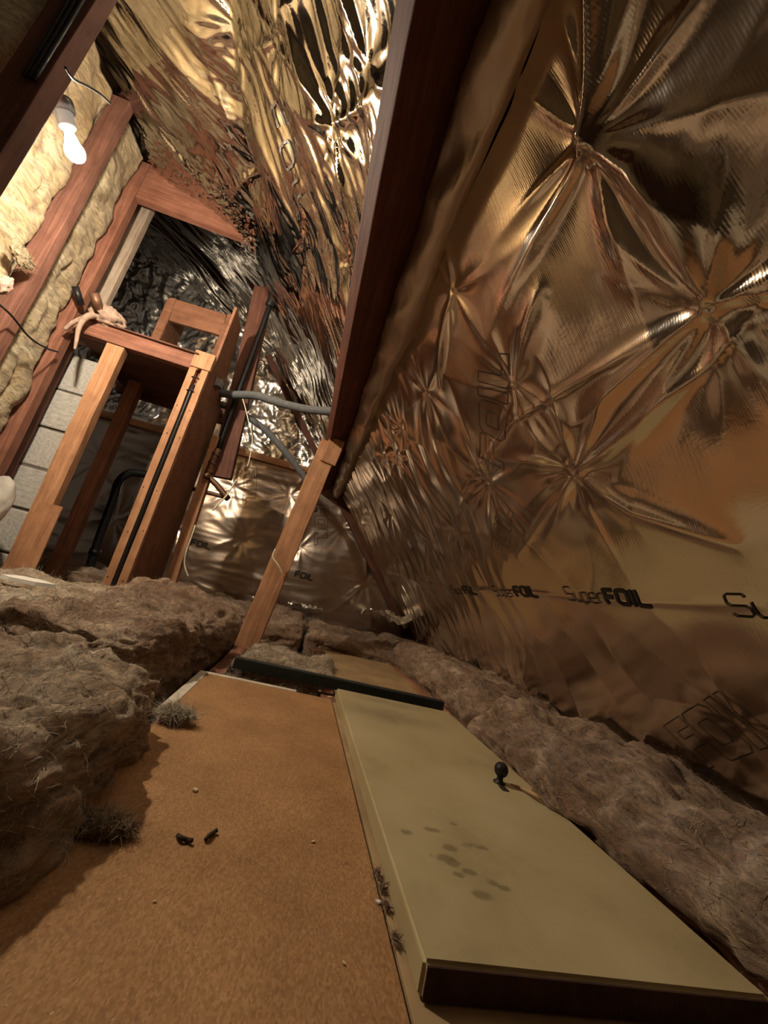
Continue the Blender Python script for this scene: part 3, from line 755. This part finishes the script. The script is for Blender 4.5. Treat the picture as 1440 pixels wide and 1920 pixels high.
box('back_board', (-0.908, YF + 0.026, FZ), (-0.802, YF + 0.04, 1.30), 'wood_red', colm, 0.001)
timber('top_block', (-0.85, YF + 0.006, 1.30), (-0.85, YF + 0.006, 1.40), 0.105, 0.03, (1, 0, 0), 'wood_orange', colm, 0.002, 0.001, 2)
prism('side_panel', [(YF + 0.042, FZ), (2.56, FZ), (2.50, 1.24), (2.42, 1.30), (2.31, 1.745), (2.14, 1.76), (YF + 0.042, 1.45)], 0, -0.818, -0.802, 'wood_ply', colm, 0.0015)
o = tube('black_cable', [(-0.855, YF + 0.006, -0.03), (-0.856, YF + 0.004, 0.4), (-0.854, YF + 0.005, 0.8), (-0.853, YF + 0.002, 1.2)], 0.0105, 'black_plastic')
tag(o, 'thick black cable running up the groove of the column', 'cable')
for z in (1.16, 1.24):
    o = tube('cable_clip', [(-0.874, YF - 0.004, z), (-0.855, YF - 0.010, z + 0.004), (-0.836, YF - 0.004, z)], 0.0035, 'black_plastic')
    tag(o, 'small black clip holding the cable to the column top, ' + ('lower' if z < 1.2 else 'upper') + ' one', 'clip', 'clips on the column cable')
br = empty('pipe_bracket', (-0.79, 2.16, 1.27), 'small galvanised bracket on the column side above the grey pipe', 'bracket')
bq = on(408, 722, 0, -0.79)
box('plate', (-0.80, bq[1] - 0.03, bq[2] - 0.02), (-0.795, bq[1] + 0.03, bq[2] + 0.04), 'bracket', br, 0.001)
for k in range(3):
    box('tooth', (-0.795, bq[1] - 0.026 + 0.02 * k, bq[2] - 0.015), (-0.765, bq[1] - 0.018 + 0.02 * k, bq[2] + 0.03), 'bracket', br, 0.001)

# open wooden box on the platform
bxp = empty('open_crate', (-1.16, 2.5, 1.312), 'small open wooden crate with rounded corners standing on the platform', 'crate')
def uframe():
    o_ = [(-1.345, 1.32), (-1.345, 1.87), (-1.325, 1.90), (-1.29, 1.905), (-0.975, 1.915), (-0.975, 1.32)]
    return o_
prism('side_board', [(-1.345, 1.312), (-1.345, 1.86), (-1.335, 1.885), (-1.31, 1.895), (-1.29, 1.895), (-1.29, 1.312)], 1, 2.47, 2.70, 'wood_ply', bxp, 0.004)
timber('top_board', (-1.289, 2.485, 1.81), (-0.97, 2.485, 1.825), 0.16, 0.025, (0, 0, 1), 'wood_ply', bxp, 0.003)
timber('lower_rail', (-1.289, 2.485, 1.44), (-0.97, 2.485, 1.445), 0.25, 0.025, (0, 0, 1), 'wood_ply', bxp, 0.003)
prism('side_board', [(-0.97, 1.312), (-0.97, 1.92), (-0.94, 1.92), (-0.94, 1.312)], 1, 2.47, 2.70, 'wood_ply', bxp, 0.004)

def post(name, p0, p1, w, d, mat, label, group='posts of the tank frame'):
    o = timber(name, p0, p1, w, d, (1, 0, 0), mat, None, 0.003, 0.002, 10)
    return tag(o, label, 'post', group)
p1 = empty('frame_post', (-1.27, 2.12, FZ), 'orange post with a plywood patch at its foot, in front of the blocks', 'post', 'posts of the tank frame')
timber('shaft', (-1.285, 2.13, FZ), (-1.285, 2.13, 1.285), 0.085, 0.05, (1, 0, 0), 'wood_orange', p1, 0.003, 0.002, 10)
timber('plywood_patch', (-1.245, 2.098, 0.0), (-1.245, 2.098, 0.40), 0.105, 0.008, (1, 0, 0), 'wood_orange', p1, 0.001, 0.001, 3)
post('frame_post', (-1.35, 2.55, FZ), (-1.35, 2.55, 1.285), 0.075, 0.055, 'wood_red', 'red brown post second from the blocks')
post('frame_post', (-0.70, 2.42, FZ), (-0.735, 2.42, 1.05), 0.058, 0.05, 'wood_orange', 'slim orange post right of the boxed column')
post('roof_post', (-0.655, 2.46, 0.82), (-0.80, 2.46, 2.17), 0.125, 0.05, 'wood_dark', 'dark leaning post rising to the foil behind the pipe')
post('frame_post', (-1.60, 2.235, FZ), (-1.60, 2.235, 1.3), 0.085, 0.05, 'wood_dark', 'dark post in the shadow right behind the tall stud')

# block pier
pier = empty('block_pier', (-1.6, 2.45, FZ), 'pale concrete block pier at the left behind the posts', 'pier')
box('mortar_core', (-1.985, 2.312, FZ), (-1.392, 2.385, 1.24), 'mortar', pier, 0)
def block_mesh(seed):
    rg = random.Random(seed)
    bm = bmesh.new(); bmesh.ops.create_cube(bm, size=2)
    for v in bm.verts: v.co = Vector((v.co[0] * 0.5, v.co[1] * 0.5, v.co[2] * 0.5))
    bmesh.ops.bevel(bm, geom=list(bm.edges), offset=0.03, segments=1, affect='EDGES')
    for v in bm.verts: v.co += Vector((rg.uniform(-0.012, 0.012), rg.uniform(-0.012, 0.012), rg.uniform(-0.012, 0.012)))
    me = bpy.data.meshes.new('block'); bm.to_mesh(me); bm.free(); me.materials.append(M['block']); return me
bms = [block_mesh(k) for k in range(3)]
for c in range(6):
    z0 = FZ + 0.005 + 0.225 * c
    rows = [(-1.99, -1.60), (-1.592, -1.385)] if c % 2 else [(-1.99, -1.83), (-1.822, -1.385)]
    for q, (x0, x1) in enumerate(rows):
        ob = bpy.data.objects.new('block', bms[(c + q) % 3])
        place(ob, pier, Matrix.Translation(((x0 + x1) / 2, 2.35 + 0.006 * ((c * 7 + q * 3) % 5 - 2) / 2, z0 + 0.107)) @ Matrix.Diagonal((x1 - x0, 0.1, 0.211, 1)))

# ================================================================== PIPES
def hollow(name, p0, p1, r, mat, label, cat, group=None):
    p0, p1 = Vector(p0), Vector(p1); L = (p1 - p0).length
    m = Matrix.Translation(p0) @ (p1 - p0).to_track_quat('Z', 'Y').to_matrix().to_4x4()
    o = lathe(name, [(r, 0), (r, L), (r * 0.72, L), (r * 0.72, L * 0.5)], mat, None, m, 20)
    return tag(o, label, cat, group)
yr = 2.06
hollow('pipe_stub', on(152, 572, 1, yr), on(141, 537, 1, yr - 0.05), 0.017, 'black_plastic', 'open black pipe stub at the left above the platform', 'pipe')
hollow('pipe_stub', on(187, 585, 1, yr + 0.02), on(176, 549, 1, yr - 0.04), 0.024, 'copper', 'wider open pipe stub wrapped in dusty rag', 'pipe')

def lump(name, c, dims, mat, label, cat, seed, parent=None, amp=0.25, sub=4, rot=None, group=None):
    bm = bmesh.new(); bmesh.ops.create_icosphere(bm, subdivisions=sub, radius=1.0)
    P = np.array([v.co[:] for v in bm.verts])
    k = 1 + amp * fbm(P[:, 0] * 1.6 + seed, P[:, 1] * 1.6, P[:, 2] * 1.6 + seed, 4) + 0.4 * amp * ridged(P[:, 0] * 3 + seed, P[:, 1] * 3, P[:, 2] * 3, 2)
    P = P * k[:, None] * np.array(dims)
    for v, p in zip(bm.verts, P): v.co = Vector(p)
    m = Matrix.Translation(Vector(c))
    if rot is not None: m = m @ rot
    o = bm_obj(name, bm, mat, parent, m, True)
    if parent is None: tag(o, label, cat, group)
    return o
rag = empty('dusty_rag', tuple(on(200, 600, 1, 2.10)), 'dusty pale brown rag heaped round the pipe stub on the platform', 'rag')
lump('heap', on(202, 596, 1, 2.115), (0.085, 0.05, 0.05), 'rag', '', '', 2.0, rag, 0.3, 4, Matrix.Rotation(0.3, 4, 'Y'))
tube('hanging_strip', [on(178, 590, 1, 2.05), on(160, 596, 1, 2.04), on(148, 615, 1, 2.04), on(143, 640, 1, 2.04), on(140, 655, 1, 2.04)], 0.016, 'rag', rag, 8, 8, True, True, lambda t: 1.1 - 0.75 * t)
tube('hanging_strip', [on(168, 592, 1, 2.045), on(140, 603, 1, 2.04), on(120, 618, 1, 2.045)], 0.012, 'rag', rag, 8, 8, True, True, lambda t: 1.1 - 0.4 * t)

vp = empty('waste_pipe', tuple(on(385, 890, 1, 2.38)), 'black vertical pipe with tarnished copper tee at its foot', 'pipe')
yp = 2.405
pt = lambda x, y, yy=yp: on(x, y, 1, yy)
tube('pipe', [pt(512, 556), pt(460, 700), pt(408, 846)], 0.017, 'black_plastic', vp, 6, 12)
tube('upper_bend', [pt(505, 575, 2.40), pt(512, 556, 2.38), pt(505, 530, 2.37), pt(492, 505, 2.38)], 0.03, 'black_plastic', vp, 6, 12)
tube('copper_sleeve', [pt(409, 842), pt(396, 872), pt(388, 893)], 0.021, 'copper', vp, 4, 12)
for q in ((405, 852), (398, 868), (392, 884)):
    a_ = pt(*q); tube('sleeve_ring', [a_ + np.array([0.002, 0, 0.006]), a_ - np.array([0.002, 0, 0.006])], 0.025, 'copper', vp, 2, 14, True, False)
tube('copper_elbow', [pt(388, 893), pt(405, 908), pt(428, 936)], 0.018, 'copper', vp, 4, 12)
tube('copper_branch', [pt(362, 917, 2.44), pt(395, 925, 2.43), pt(428, 934, 2.42)], 0.013, 'copper', vp, 4, 12)
tube('tee_spout', [pt(392, 886), pt(386, 894, 2.36)], 0.016, 'copper', vp, 2, 12, True, False)

o = tube('grey_lagged_pipe', [(-0.805, 2.37, 1.315), (-0.72, 2.34, 1.315), pt(480, 742, 2.30), pt(530, 757, 2.24), pt(580, 768, 2.18), pt(632, 772, 2.11)], 0.024, 'grey_foam', None, 8, 14)
tag(o, 'grey foam lagged pipe running from the column to the purlin', 'pipe', 'lagged pipes')
o = tube('grey_lagged_pipe', [(-0.805, 2.46, 1.28), pt(440, 768, 2.50), pt(490, 800, 2.52), pt(530, 842, 2.54), pt(560, 880, 2.56), pt(575, 905, 2.57), pt(590, 960, 2.58)], 0.022, 'grey_foam', None, 8, 14)
tag(o, 'grey foam lagged pipe curving down behind the timber strut', 'pipe', 'lagged pipes')
el = empty('bent_black_pipe', tuple(on(165, 1072, 1, 2.85)), 'black pipe rising from the wool and bending right behind the column', 'pipe')
ye = 2.85
tube('pipe', [pt(160, 1090, ye), pt(186, 1010, ye), pt(213, 935, ye), pt(222, 905, ye), pt(238, 890, ye), pt(258, 887, ye), pt(330, 900, ye)], 0.027, 'black_plastic', el, 8, 14)
a_ = pt(180, 1030, ye); b_ = pt(176, 1040, ye)
tube('coupling', [a_, b_], 0.034, 'black_plastic', el, 2, 14, True, False)

# pale wires
for pts_, r_, lab in (([pt(452, 738, 2.33), pt(460, 765, 2.32), pt(466, 790, 2.3), pt(473, 820, 2.3), pt(470, 850, 2.3), pt(464, 875, 2.3)], 0.0028, 'thin white wire hanging below the grey lagged pipe'),
                      ([pt(444, 899, 2.36), pt(424, 930, 2.38), pt(398, 957, 2.38)], 0.0045, 'short pale stick of wire beside the copper tee'),
                      ([pt(366, 985, 2.39), pt(360, 1003, 2.385), pt(349, 1035, 2.38), pt(346, 1058, 2.39), pt(353, 1082, 2.40)], 0.0042, 'white wire end curling into the wool by the slim post'),
                      ([pt(516, 1030, 1.92), pt(512, 1045, 1.92), pt(523, 1062, 1.92), pt(530, 1077, 1.93)], 0.004, 'white wire end looped on the timber strut')):
    tag(tube('white_wire', pts_, r_, 'white_wire'), lab, 'wire')

# ================================================================== MINERAL WOOL
def box_surface(n):
    """unit box surface as shared quads, n = cells per axis"""
    key = {}; V = []; F = []
    def vid(i, j, k):
        t = (i, j, k)
        if t not in key: key[t] = len(V); V.append((2 * i / n[0] - 1, 2 * j / n[1] - 1, 2 * k / n[2] - 1))
        return key[t]
    a, b, c = n
    for i in range(a):
        for j in range(b):
            F.append((vid(i, j, c), vid(i + 1, j, c), vid(i + 1, j + 1, c), vid(i, j + 1, c)))
            F.append((vid(i, j, 0), vid(i, j + 1, 0), vid(i + 1, j + 1, 0), vid(i + 1, j, 0)))
    for i in range(a):
        for k in range(c):
            F.append((vid(i, 0, k), vid(i + 1, 0, k), vid(i + 1, 0, k + 1), vid(i, 0, k + 1)))
            F.append((vid(i, b, k), vid(i, b, k + 1), vid(i + 1, b, k + 1), vid(i + 1, b, k)))
    for j in range(b):
        for k in range(c):
            F.append((vid(0, j, k), vid(0, j, k + 1), vid(0, j + 1, k + 1), vid(0, j + 1, k)))
            F.append((vid(a, j, k), vid(a, j + 1, k), vid(a, j + 1, k + 1), vid(a, j, k + 1)))
    return np.array(V), np.array(F)
def strands(P, F, count, length, width, seed, mat, parent, zmin=-9, flat=0.35):
    rg = np.random.default_rng(seed)
    A, B, C, D = (P[F[:, k]] for k in range(4))
    nrm = np.cross(C - A, D - B); area = np.linalg.norm(nrm, axis=1) / 2; nrm = nrm / (2 * area[:, None] + 1e-12)
    cen = (A + B + C + D) / 4
    ok = (cen[:, 2] > zmin) & (nrm[:, 2] > -0.5)
    w = area * ok; idx = rg.choice(len(F), count, p=w / w.sum())
    s, t = rg.random((count, 1)), rg.random((count, 1))
    p = (A[idx] * (1 - s) + B[idx] * s) * (1 - t) + (D[idx] * (1 - s) + C[idx] * s) * t
    n = nrm[idx]
    r1 = rg.normal(size=(count, 3)); r1[:, 2] *= 0.5
    tan = r1 - n * (r1 * n).sum(1)[:, None]; tan /= np.linalg.norm(tan, axis=1)[:, None] + 1e-9
    L = length * rg.uniform(0.4, 1.5, (count, 1)); lift = rg.uniform(0.05, flat * 2, (count, 1))
    bend = rg.normal(size=(count, 3)) * 0.35
    side = np.cross(n, tan); side += 0.6 * n * rg.normal(size=(count, 1)); side /= np.linalg.norm(side, axis=1)[:, None]
    wd = width * rg.uniform(0.5, 1.4, (count, 1)); K = 4; V = []
    for k in range(K):
        f = k / (K - 1)
        q = p + L * (tan * f + n * (lift * f - lift * 0.9 * f * f) + bend * f * f) + n * 0.0006
        ww = wd * (1 - 0.75 * f)
        V.append(q - side * ww); V.append(q + side * ww)
    V = np.stack(V, 1).reshape(-1, 3)
    base = (np.arange(count) * 2 * K)[:, None]
    Fs = np.concatenate([base + np.array([[2 * k, 2 * k + 1, 2 * k + 3, 2 * k + 2]]) for k in range(K - 1)])
    o = mesh_obj('loose_fibres', V, Fs, mat, parent, None, True)
    o['kind'] = 'stuff'
    return o
def wool(name, lo, hi, mat, label, seed, cell=0.011, r=None, amp=1.0, warp=None, rotz=0.0, nstr=9000, slen=0.024, swid=0.0007, group=None, smat=None, sgn=None):
    lo, hi = np.array(lo, float), np.array(hi, float); c = (lo + hi) / 2; h = (hi - lo) / 2
    n = np.maximum(3, (2 * h / cell).astype(int))
    V, F = box_surface(n)
    r = r if r is not None else min(0.06, 0.8 * h.min()); r = min(r, 0.95 * h.min())
    q = V * h; inner = np.clip(q, -(h - r), h - r); d = q - inner
    L = np.linalg.norm(d, axis=1)[:, None]; nn = d / (L + 1e-9)
    P = inner + nn * r
    x, y, z = P.T + c[:, None]
    s = seed * 3.7
    wx = 0.05 * perlin(x * 9, y * 9, z * 9 + s); wy = 0.05 * perlin(x * 9 + 5, y * 9, z * 9 + s)
    D = 0.036 * fbm(x * 4.5 + s, y * 4.5, z * 5, 2)
    D += 0.014 * (ridged((x + wx) * 6 + s, (y + wy) * 9, z * 16, 2) - 0.9)
    D -= 0.038 * np.clip(ridged((x + 2 * wx) * 4.2 + s, (y + 2 * wy) * 4.2, z * 5, 1) - 0.72, 0, 1)
    D += 0.007 * (ridged((x + wx) * 18 + s, (y + wy) * 22, z * 40, 1) - 0.6)
    D += 0.003 * (ridged((x + 3 * wx) * 34 + s, (y + wy) * 13, z * 44, 2) - 0.6)
    D += 0.002 * fbm(x * 70, y * 70, z * 90 + s, 2)
    P = P + nn * (amp * D)[:, None]
    W = P + c
    if warp: W = warp(W)
    if rotz:
        cr, sr = math.cos(rotz), math.sin(rotz); e = W - c
        W = np.stack([e[:, 0] * cr - e[:, 1] * sr, e[:, 0] * sr + e[:, 1] * cr, e[:, 2]], 1) + c
    W[:, 2] = np.maximum(W[:, 2], FZ + 0.004)
    org = np.array([c[0], c[1], W[:, 2].min()])
    o = mesh_obj(name, W - org, F, mat, None, Matrix.Translation(org), True)
    tag(o, label, 'insulation', group)
    if nstr:
        strands(W, F, int(nstr * 0.6), slen, swid, int(seed * 10) + 1, smat or {'wool': 'wool_light', 'wool_light': 'wool_cream'}.get(mat, mat), o, FZ + 0.03)
    return o
GW = 'mineral wool lying between the joists'
# left foreground
def w1(W):
    W = W.copy(); W[:, 2] += 0.03 * np.clip((W[:, 0] + 0.35) / -0.3, -0.4, 1) ; return W
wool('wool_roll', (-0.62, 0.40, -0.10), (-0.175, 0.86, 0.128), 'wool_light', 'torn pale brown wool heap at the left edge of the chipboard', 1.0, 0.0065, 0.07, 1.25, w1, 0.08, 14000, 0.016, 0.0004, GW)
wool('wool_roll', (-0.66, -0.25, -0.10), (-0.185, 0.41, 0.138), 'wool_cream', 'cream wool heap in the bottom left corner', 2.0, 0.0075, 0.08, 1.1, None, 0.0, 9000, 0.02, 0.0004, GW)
def w2(W):
    W = W.copy(); W[:, 2] += 0.085 * np.clip((W[:, 1] - 1.25) / 0.5, 0, 1) * np.clip((-0.2 - W[:, 0]) / 0.25, 0.0, 1); return W
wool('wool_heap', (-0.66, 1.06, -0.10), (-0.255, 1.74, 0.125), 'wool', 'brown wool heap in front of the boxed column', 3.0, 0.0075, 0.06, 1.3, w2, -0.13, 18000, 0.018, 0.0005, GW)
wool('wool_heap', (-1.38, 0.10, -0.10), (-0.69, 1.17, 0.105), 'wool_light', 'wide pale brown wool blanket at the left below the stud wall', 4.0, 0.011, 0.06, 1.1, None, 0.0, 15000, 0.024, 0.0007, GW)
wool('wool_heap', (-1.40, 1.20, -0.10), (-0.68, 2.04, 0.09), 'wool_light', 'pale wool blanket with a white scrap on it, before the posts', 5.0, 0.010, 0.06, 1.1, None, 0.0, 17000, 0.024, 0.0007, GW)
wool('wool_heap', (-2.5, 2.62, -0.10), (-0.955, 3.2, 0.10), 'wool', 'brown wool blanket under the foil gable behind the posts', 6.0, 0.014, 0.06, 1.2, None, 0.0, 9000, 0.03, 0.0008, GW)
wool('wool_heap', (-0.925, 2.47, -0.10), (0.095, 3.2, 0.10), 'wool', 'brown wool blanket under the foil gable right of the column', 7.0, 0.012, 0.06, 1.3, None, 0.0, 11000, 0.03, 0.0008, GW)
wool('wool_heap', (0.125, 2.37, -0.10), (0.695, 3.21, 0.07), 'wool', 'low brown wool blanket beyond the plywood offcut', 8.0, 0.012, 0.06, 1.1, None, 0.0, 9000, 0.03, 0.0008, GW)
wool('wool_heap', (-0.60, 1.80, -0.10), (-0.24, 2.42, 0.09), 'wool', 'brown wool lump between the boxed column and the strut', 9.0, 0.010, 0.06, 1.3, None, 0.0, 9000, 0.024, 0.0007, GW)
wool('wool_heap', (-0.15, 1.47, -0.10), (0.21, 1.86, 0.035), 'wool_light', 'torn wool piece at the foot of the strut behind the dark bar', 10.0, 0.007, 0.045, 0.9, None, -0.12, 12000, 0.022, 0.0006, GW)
wool('wool_scrap', (-0.17, 1.355, -0.10), (0.16, 1.42, -0.014), 'wool', 'thin wool strip in the gap between chipboard and dark bar', 11.0, 0.006, 0.025, 0.45, None, -0.1, 5000, 0.02, 0.0006)
# right hand roll along the eaves
def wr(W):
    W = W.copy(); t = (W[:, 0] - 0.80) / 0.2
    W[:, 0] += 0.02 * np.sin(W[:, 1] * 5.0) * np.clip(1 - t, 0, 1) - 0.038 * np.clip((W[:, 2] + 0.02) / 0.05, 0, 1) * np.clip((0.85 - W[:, 0]) / 0.15, 0, 1)
    W[:, 0] = np.minimum(W[:, 0], (1.24 - W[:, 2]) / 1.14 - 0.03); return W
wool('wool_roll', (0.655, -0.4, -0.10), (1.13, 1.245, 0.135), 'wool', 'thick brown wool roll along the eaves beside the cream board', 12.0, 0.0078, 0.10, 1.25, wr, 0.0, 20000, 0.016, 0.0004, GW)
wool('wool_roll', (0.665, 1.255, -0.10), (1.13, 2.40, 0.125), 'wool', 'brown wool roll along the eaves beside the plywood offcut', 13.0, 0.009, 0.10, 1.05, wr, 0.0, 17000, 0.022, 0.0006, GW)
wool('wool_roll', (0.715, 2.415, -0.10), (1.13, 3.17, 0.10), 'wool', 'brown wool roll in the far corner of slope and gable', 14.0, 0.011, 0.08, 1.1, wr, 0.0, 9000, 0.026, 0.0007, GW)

# tufts and scraps
def tuft(c, dims, mat, label, seed, n=700, sl=0.022, cat='wool tuft', group=None):
    o = lump('wool_tuft', c, dims, mat, label, cat, seed, None, 0.45, 4, None, group)
    me = o.data; P = np.array([v.co[:] for v in me.vertices]) + np.array(o.location)
    P = P + np.array(c) * 0
    T = np.array([list(p.vertices) + [p.vertices[2]] for p in me.polygons])
    W = np.array([v.co[:] for v in me.vertices]) + np.array(o.matrix_basis.translation)
    strands(W, T, n, sl, 0.0005, int(seed * 7) + 3, mat, o, -9)
    return o
c = on(180, 1548, 2, 0.008)
tuft((c[0], c[1], 0.008), (0.032, 0.011, 0.009), 'wool_light', 'loose pale wool tuft lying on the chipboard by the wool heap', 21.0, 1500, 0.014)
c = on(330, 1335, 2, 0.02)
tuft((c[0], c[1], 0.016), (0.030, 0.018, 0.010), 'wool_cream', 'pale wool tuft over the chipboard edge beside the pale edging', 22.0, 1500, 0.02)
c = on(40, 480, 0, -1.47)
tuft(c, (0.012, 0.05, 0.028), 'wool_dusty', 'yellow wool flap hanging over the reddish stud', 23.0, 900, 0.02)
c = on(8, 535, 0, -1.44)
tag(lump('plaster_lump', c, (0.016, 0.022, 0.034), 'plaster', '', '', 4.0, None, 0.35, 4), 'pinkish plaster lump at the left edge on the stud', 'plaster')
c = on(52, 1092, 2, 0.118)
def flake(name, c, poly, th, mat, label, cat, rot=0.0, tilt=0.0, group=None):
    cr, sr = math.cos(rot), math.sin(rot)
    bm = bmesh.new(); P = [(x * cr - y * sr, x * sr + y * cr) for x, y in poly]
    lo = [bm.verts.new((x, y, 0)) for x, y in P]; hi = [bm.verts.new((x * 0.96, y * 0.96, th + tilt * x)) for x, y in P]
    n = len(P)
    for i in range(n): bm.faces.new((lo[i], lo[(i + 1) % n], hi[(i + 1) % n], hi[i]))
    bm.faces.new(hi); bm.faces.new(lo[::-1]); bmesh.ops.recalc_face_normals(bm, faces=bm.faces)
    return tag(bm_obj(name, bm, mat, None, Matrix.Translation(Vector(c))), label, cat, group)
flake('polystyrene_scrap', c, [(-0.07, -0.01), (-0.03, 0.045), (0.03, 0.03), (0.08, -0.02), (0.03, -0.05), (-0.04, -0.045)], 0.012, 'white_scrap', 'flat white scrap lying on the wool below the posts', 'scrap', 0.3)
lump('pale_sack', on(-8, 938, 1, 2.03), (0.062, 0.045, 0.115), 'block', 'pale rounded sack end at the left edge before the blocks', 'sack', 6.0, None, 0.08, 4)

def chip_bit(px, py, s, mat, label, z=0.001, seed=0, plane=None):
    c = on(px, py, 2, z); rg = random.Random(seed + px)
    poly = [(s * math.cos(a) * rg.uniform(0.5, 1.3), 0.6 * s * math.sin(a) * rg.uniform(0.5, 1.3)) for a in np.linspace(0, 2 * math.pi, 8)[:-1]]
    flake('wood_chip' if mat == 'light_chip' else 'debris_scrap', c, poly, s * 0.35, mat, label, 'debris', rg.uniform(0, 3), rg.uniform(-0.2, 0.3), 'crumbs on the boards')
chip_bit(366, 1482, 0.0068, 'light_chip', 'pale wood chip on the middle of the chipboard')
chip_bit(587, 1578, 0.0028, 'light_chip', 'tiny pale crumb on the right of the chipboard')
chip_bit(709, 1692, 0.0042, 'white_scrap', 'white crumb in the seam beside the cream board')
chip_bit(618, 1308, 0.010, 'light_chip', 'pale chip at the far corner of the cream board')
chip_bit(600, 1296, 0.006, 'light_chip', 'small pale chip beside the dark bar')
chip_bit(645, 1805, 0.0024, 'light_chip', 'tiny pale crumb near the bottom of the chipboard')
chip_bit(290, 1690, 0.002, 'light_chip', 'tiny crumb on the left of the chipboard')
for pts_, lab in (([(333, 1566), (340, 1571), (352, 1575), (360, 1576)], 'dark curled scrap on the chipboard, left of a pair'), ([(385, 1575), (392, 1567), (401, 1560), (408, 1556)], 'dark curled scrap on the chipboard, right of a pair')):
    tag(tube('dark_scrap', [on(a, b, 2, 0.003 + 0.002 * (i % 2)) for i, (a, b) in enumerate(pts_)], 0.0026, 'dark_bit', None, 5, 7), lab, 'debris')
# curled splinter beside the knob
tag(tube('wood_splinter', [on(958, 1470, 2, 0.032), on(985, 1481, 2, 0.036), on(1005, 1492, 2, 0.040), on(1020, 1505, 2, 0.034)], 0.0024, 'pale_board', None, 6, 8, True, True, lambda t: 0.4 + 1.2 * math.sin(math.pi * t)), 'curled pale splinter lying beside the black knob', 'splinter')
# fluff in the seam between the chipboard and the door
for k, (px, py) in enumerate(((735, 1665), (742, 1700), (735, 1640), (748, 1760))):
    c = on(px, py, 2, 0.004)
    tuft((min(c[0], 0.192), c[1], 0.004), (0.0022, 0.005, 0.0018), 'wool', ('fluff in the seam by the cream board, ' + ('second from the top', 'third from the top', 'topmost', 'lowest')[k]), 31.0 + k, 60, 0.009, 'fluff', 'fluff in the board seam')

# foil scraps on the floor by the gable
def scrap(name, c, su, sv, rot, amp, label, seed):
    u = np.linspace(-1, 1, 40); U, V = np.meshgrid(u, u, indexing='ij')
    e = np.maximum(np.abs(U), np.abs(V))
    Z = amp * (ridged(U * 1.6 + seed, V * 1.6, seed, 3) + 0.6 * fbm(U * 3, V * 3, seed, 2)) * (1.15 - 0.4 * e)
    X = U * su * (1 + 0.12 * perlin(V * 3, 0.5, seed)); Y = V * sv * (1 + 0.2 * perlin(U * 3, 1.5, seed))
    cr, sr = math.cos(rot), math.sin(rot)
    P = np.stack([X * cr - Y * sr, X * sr + Y * cr, Z - Z.min()], -1).reshape(-1, 3)
    i = np.arange(1600).reshape(40, 40)
    F = np.stack([i[:-1, :-1], i[1:, :-1], i[1:, 1:], i[:-1, 1:]], -1).reshape(-1, 4)
    o = mesh_obj(name, P, F, 'foil_gable_up', None, Matrix.Translation(Vector(c)), True)
    return tag(o, label, 'foil scrap', 'crumpled foil scraps by the gable')
c = on(738, 1168, 1, 3.0); scrap('foil_scrap', (c[0] - 0.05, 3.0, c[2] - 0.012), 0.2, 0.13, -0.1, 0.045, 'crumpled silver foil scrap in the far right corner', 2.2)
c = on(572, 1140, 1, 2.9); scrap('foil_scrap', (c[0], 2.9, c[2] - 0.01), 0.12, 0.06, -0.2, 0.02, 'small silver foil scrap on the wool right of the strut', 5.2)
c = on(484, 1124, 1, 2.9); scrap('foil_scrap', (c[0], 2.9, c[2] - 0.01), 0.07, 0.03, -0.2, 0.012, 'tiny silver foil scrap on the wool left of the strut', 7.2)
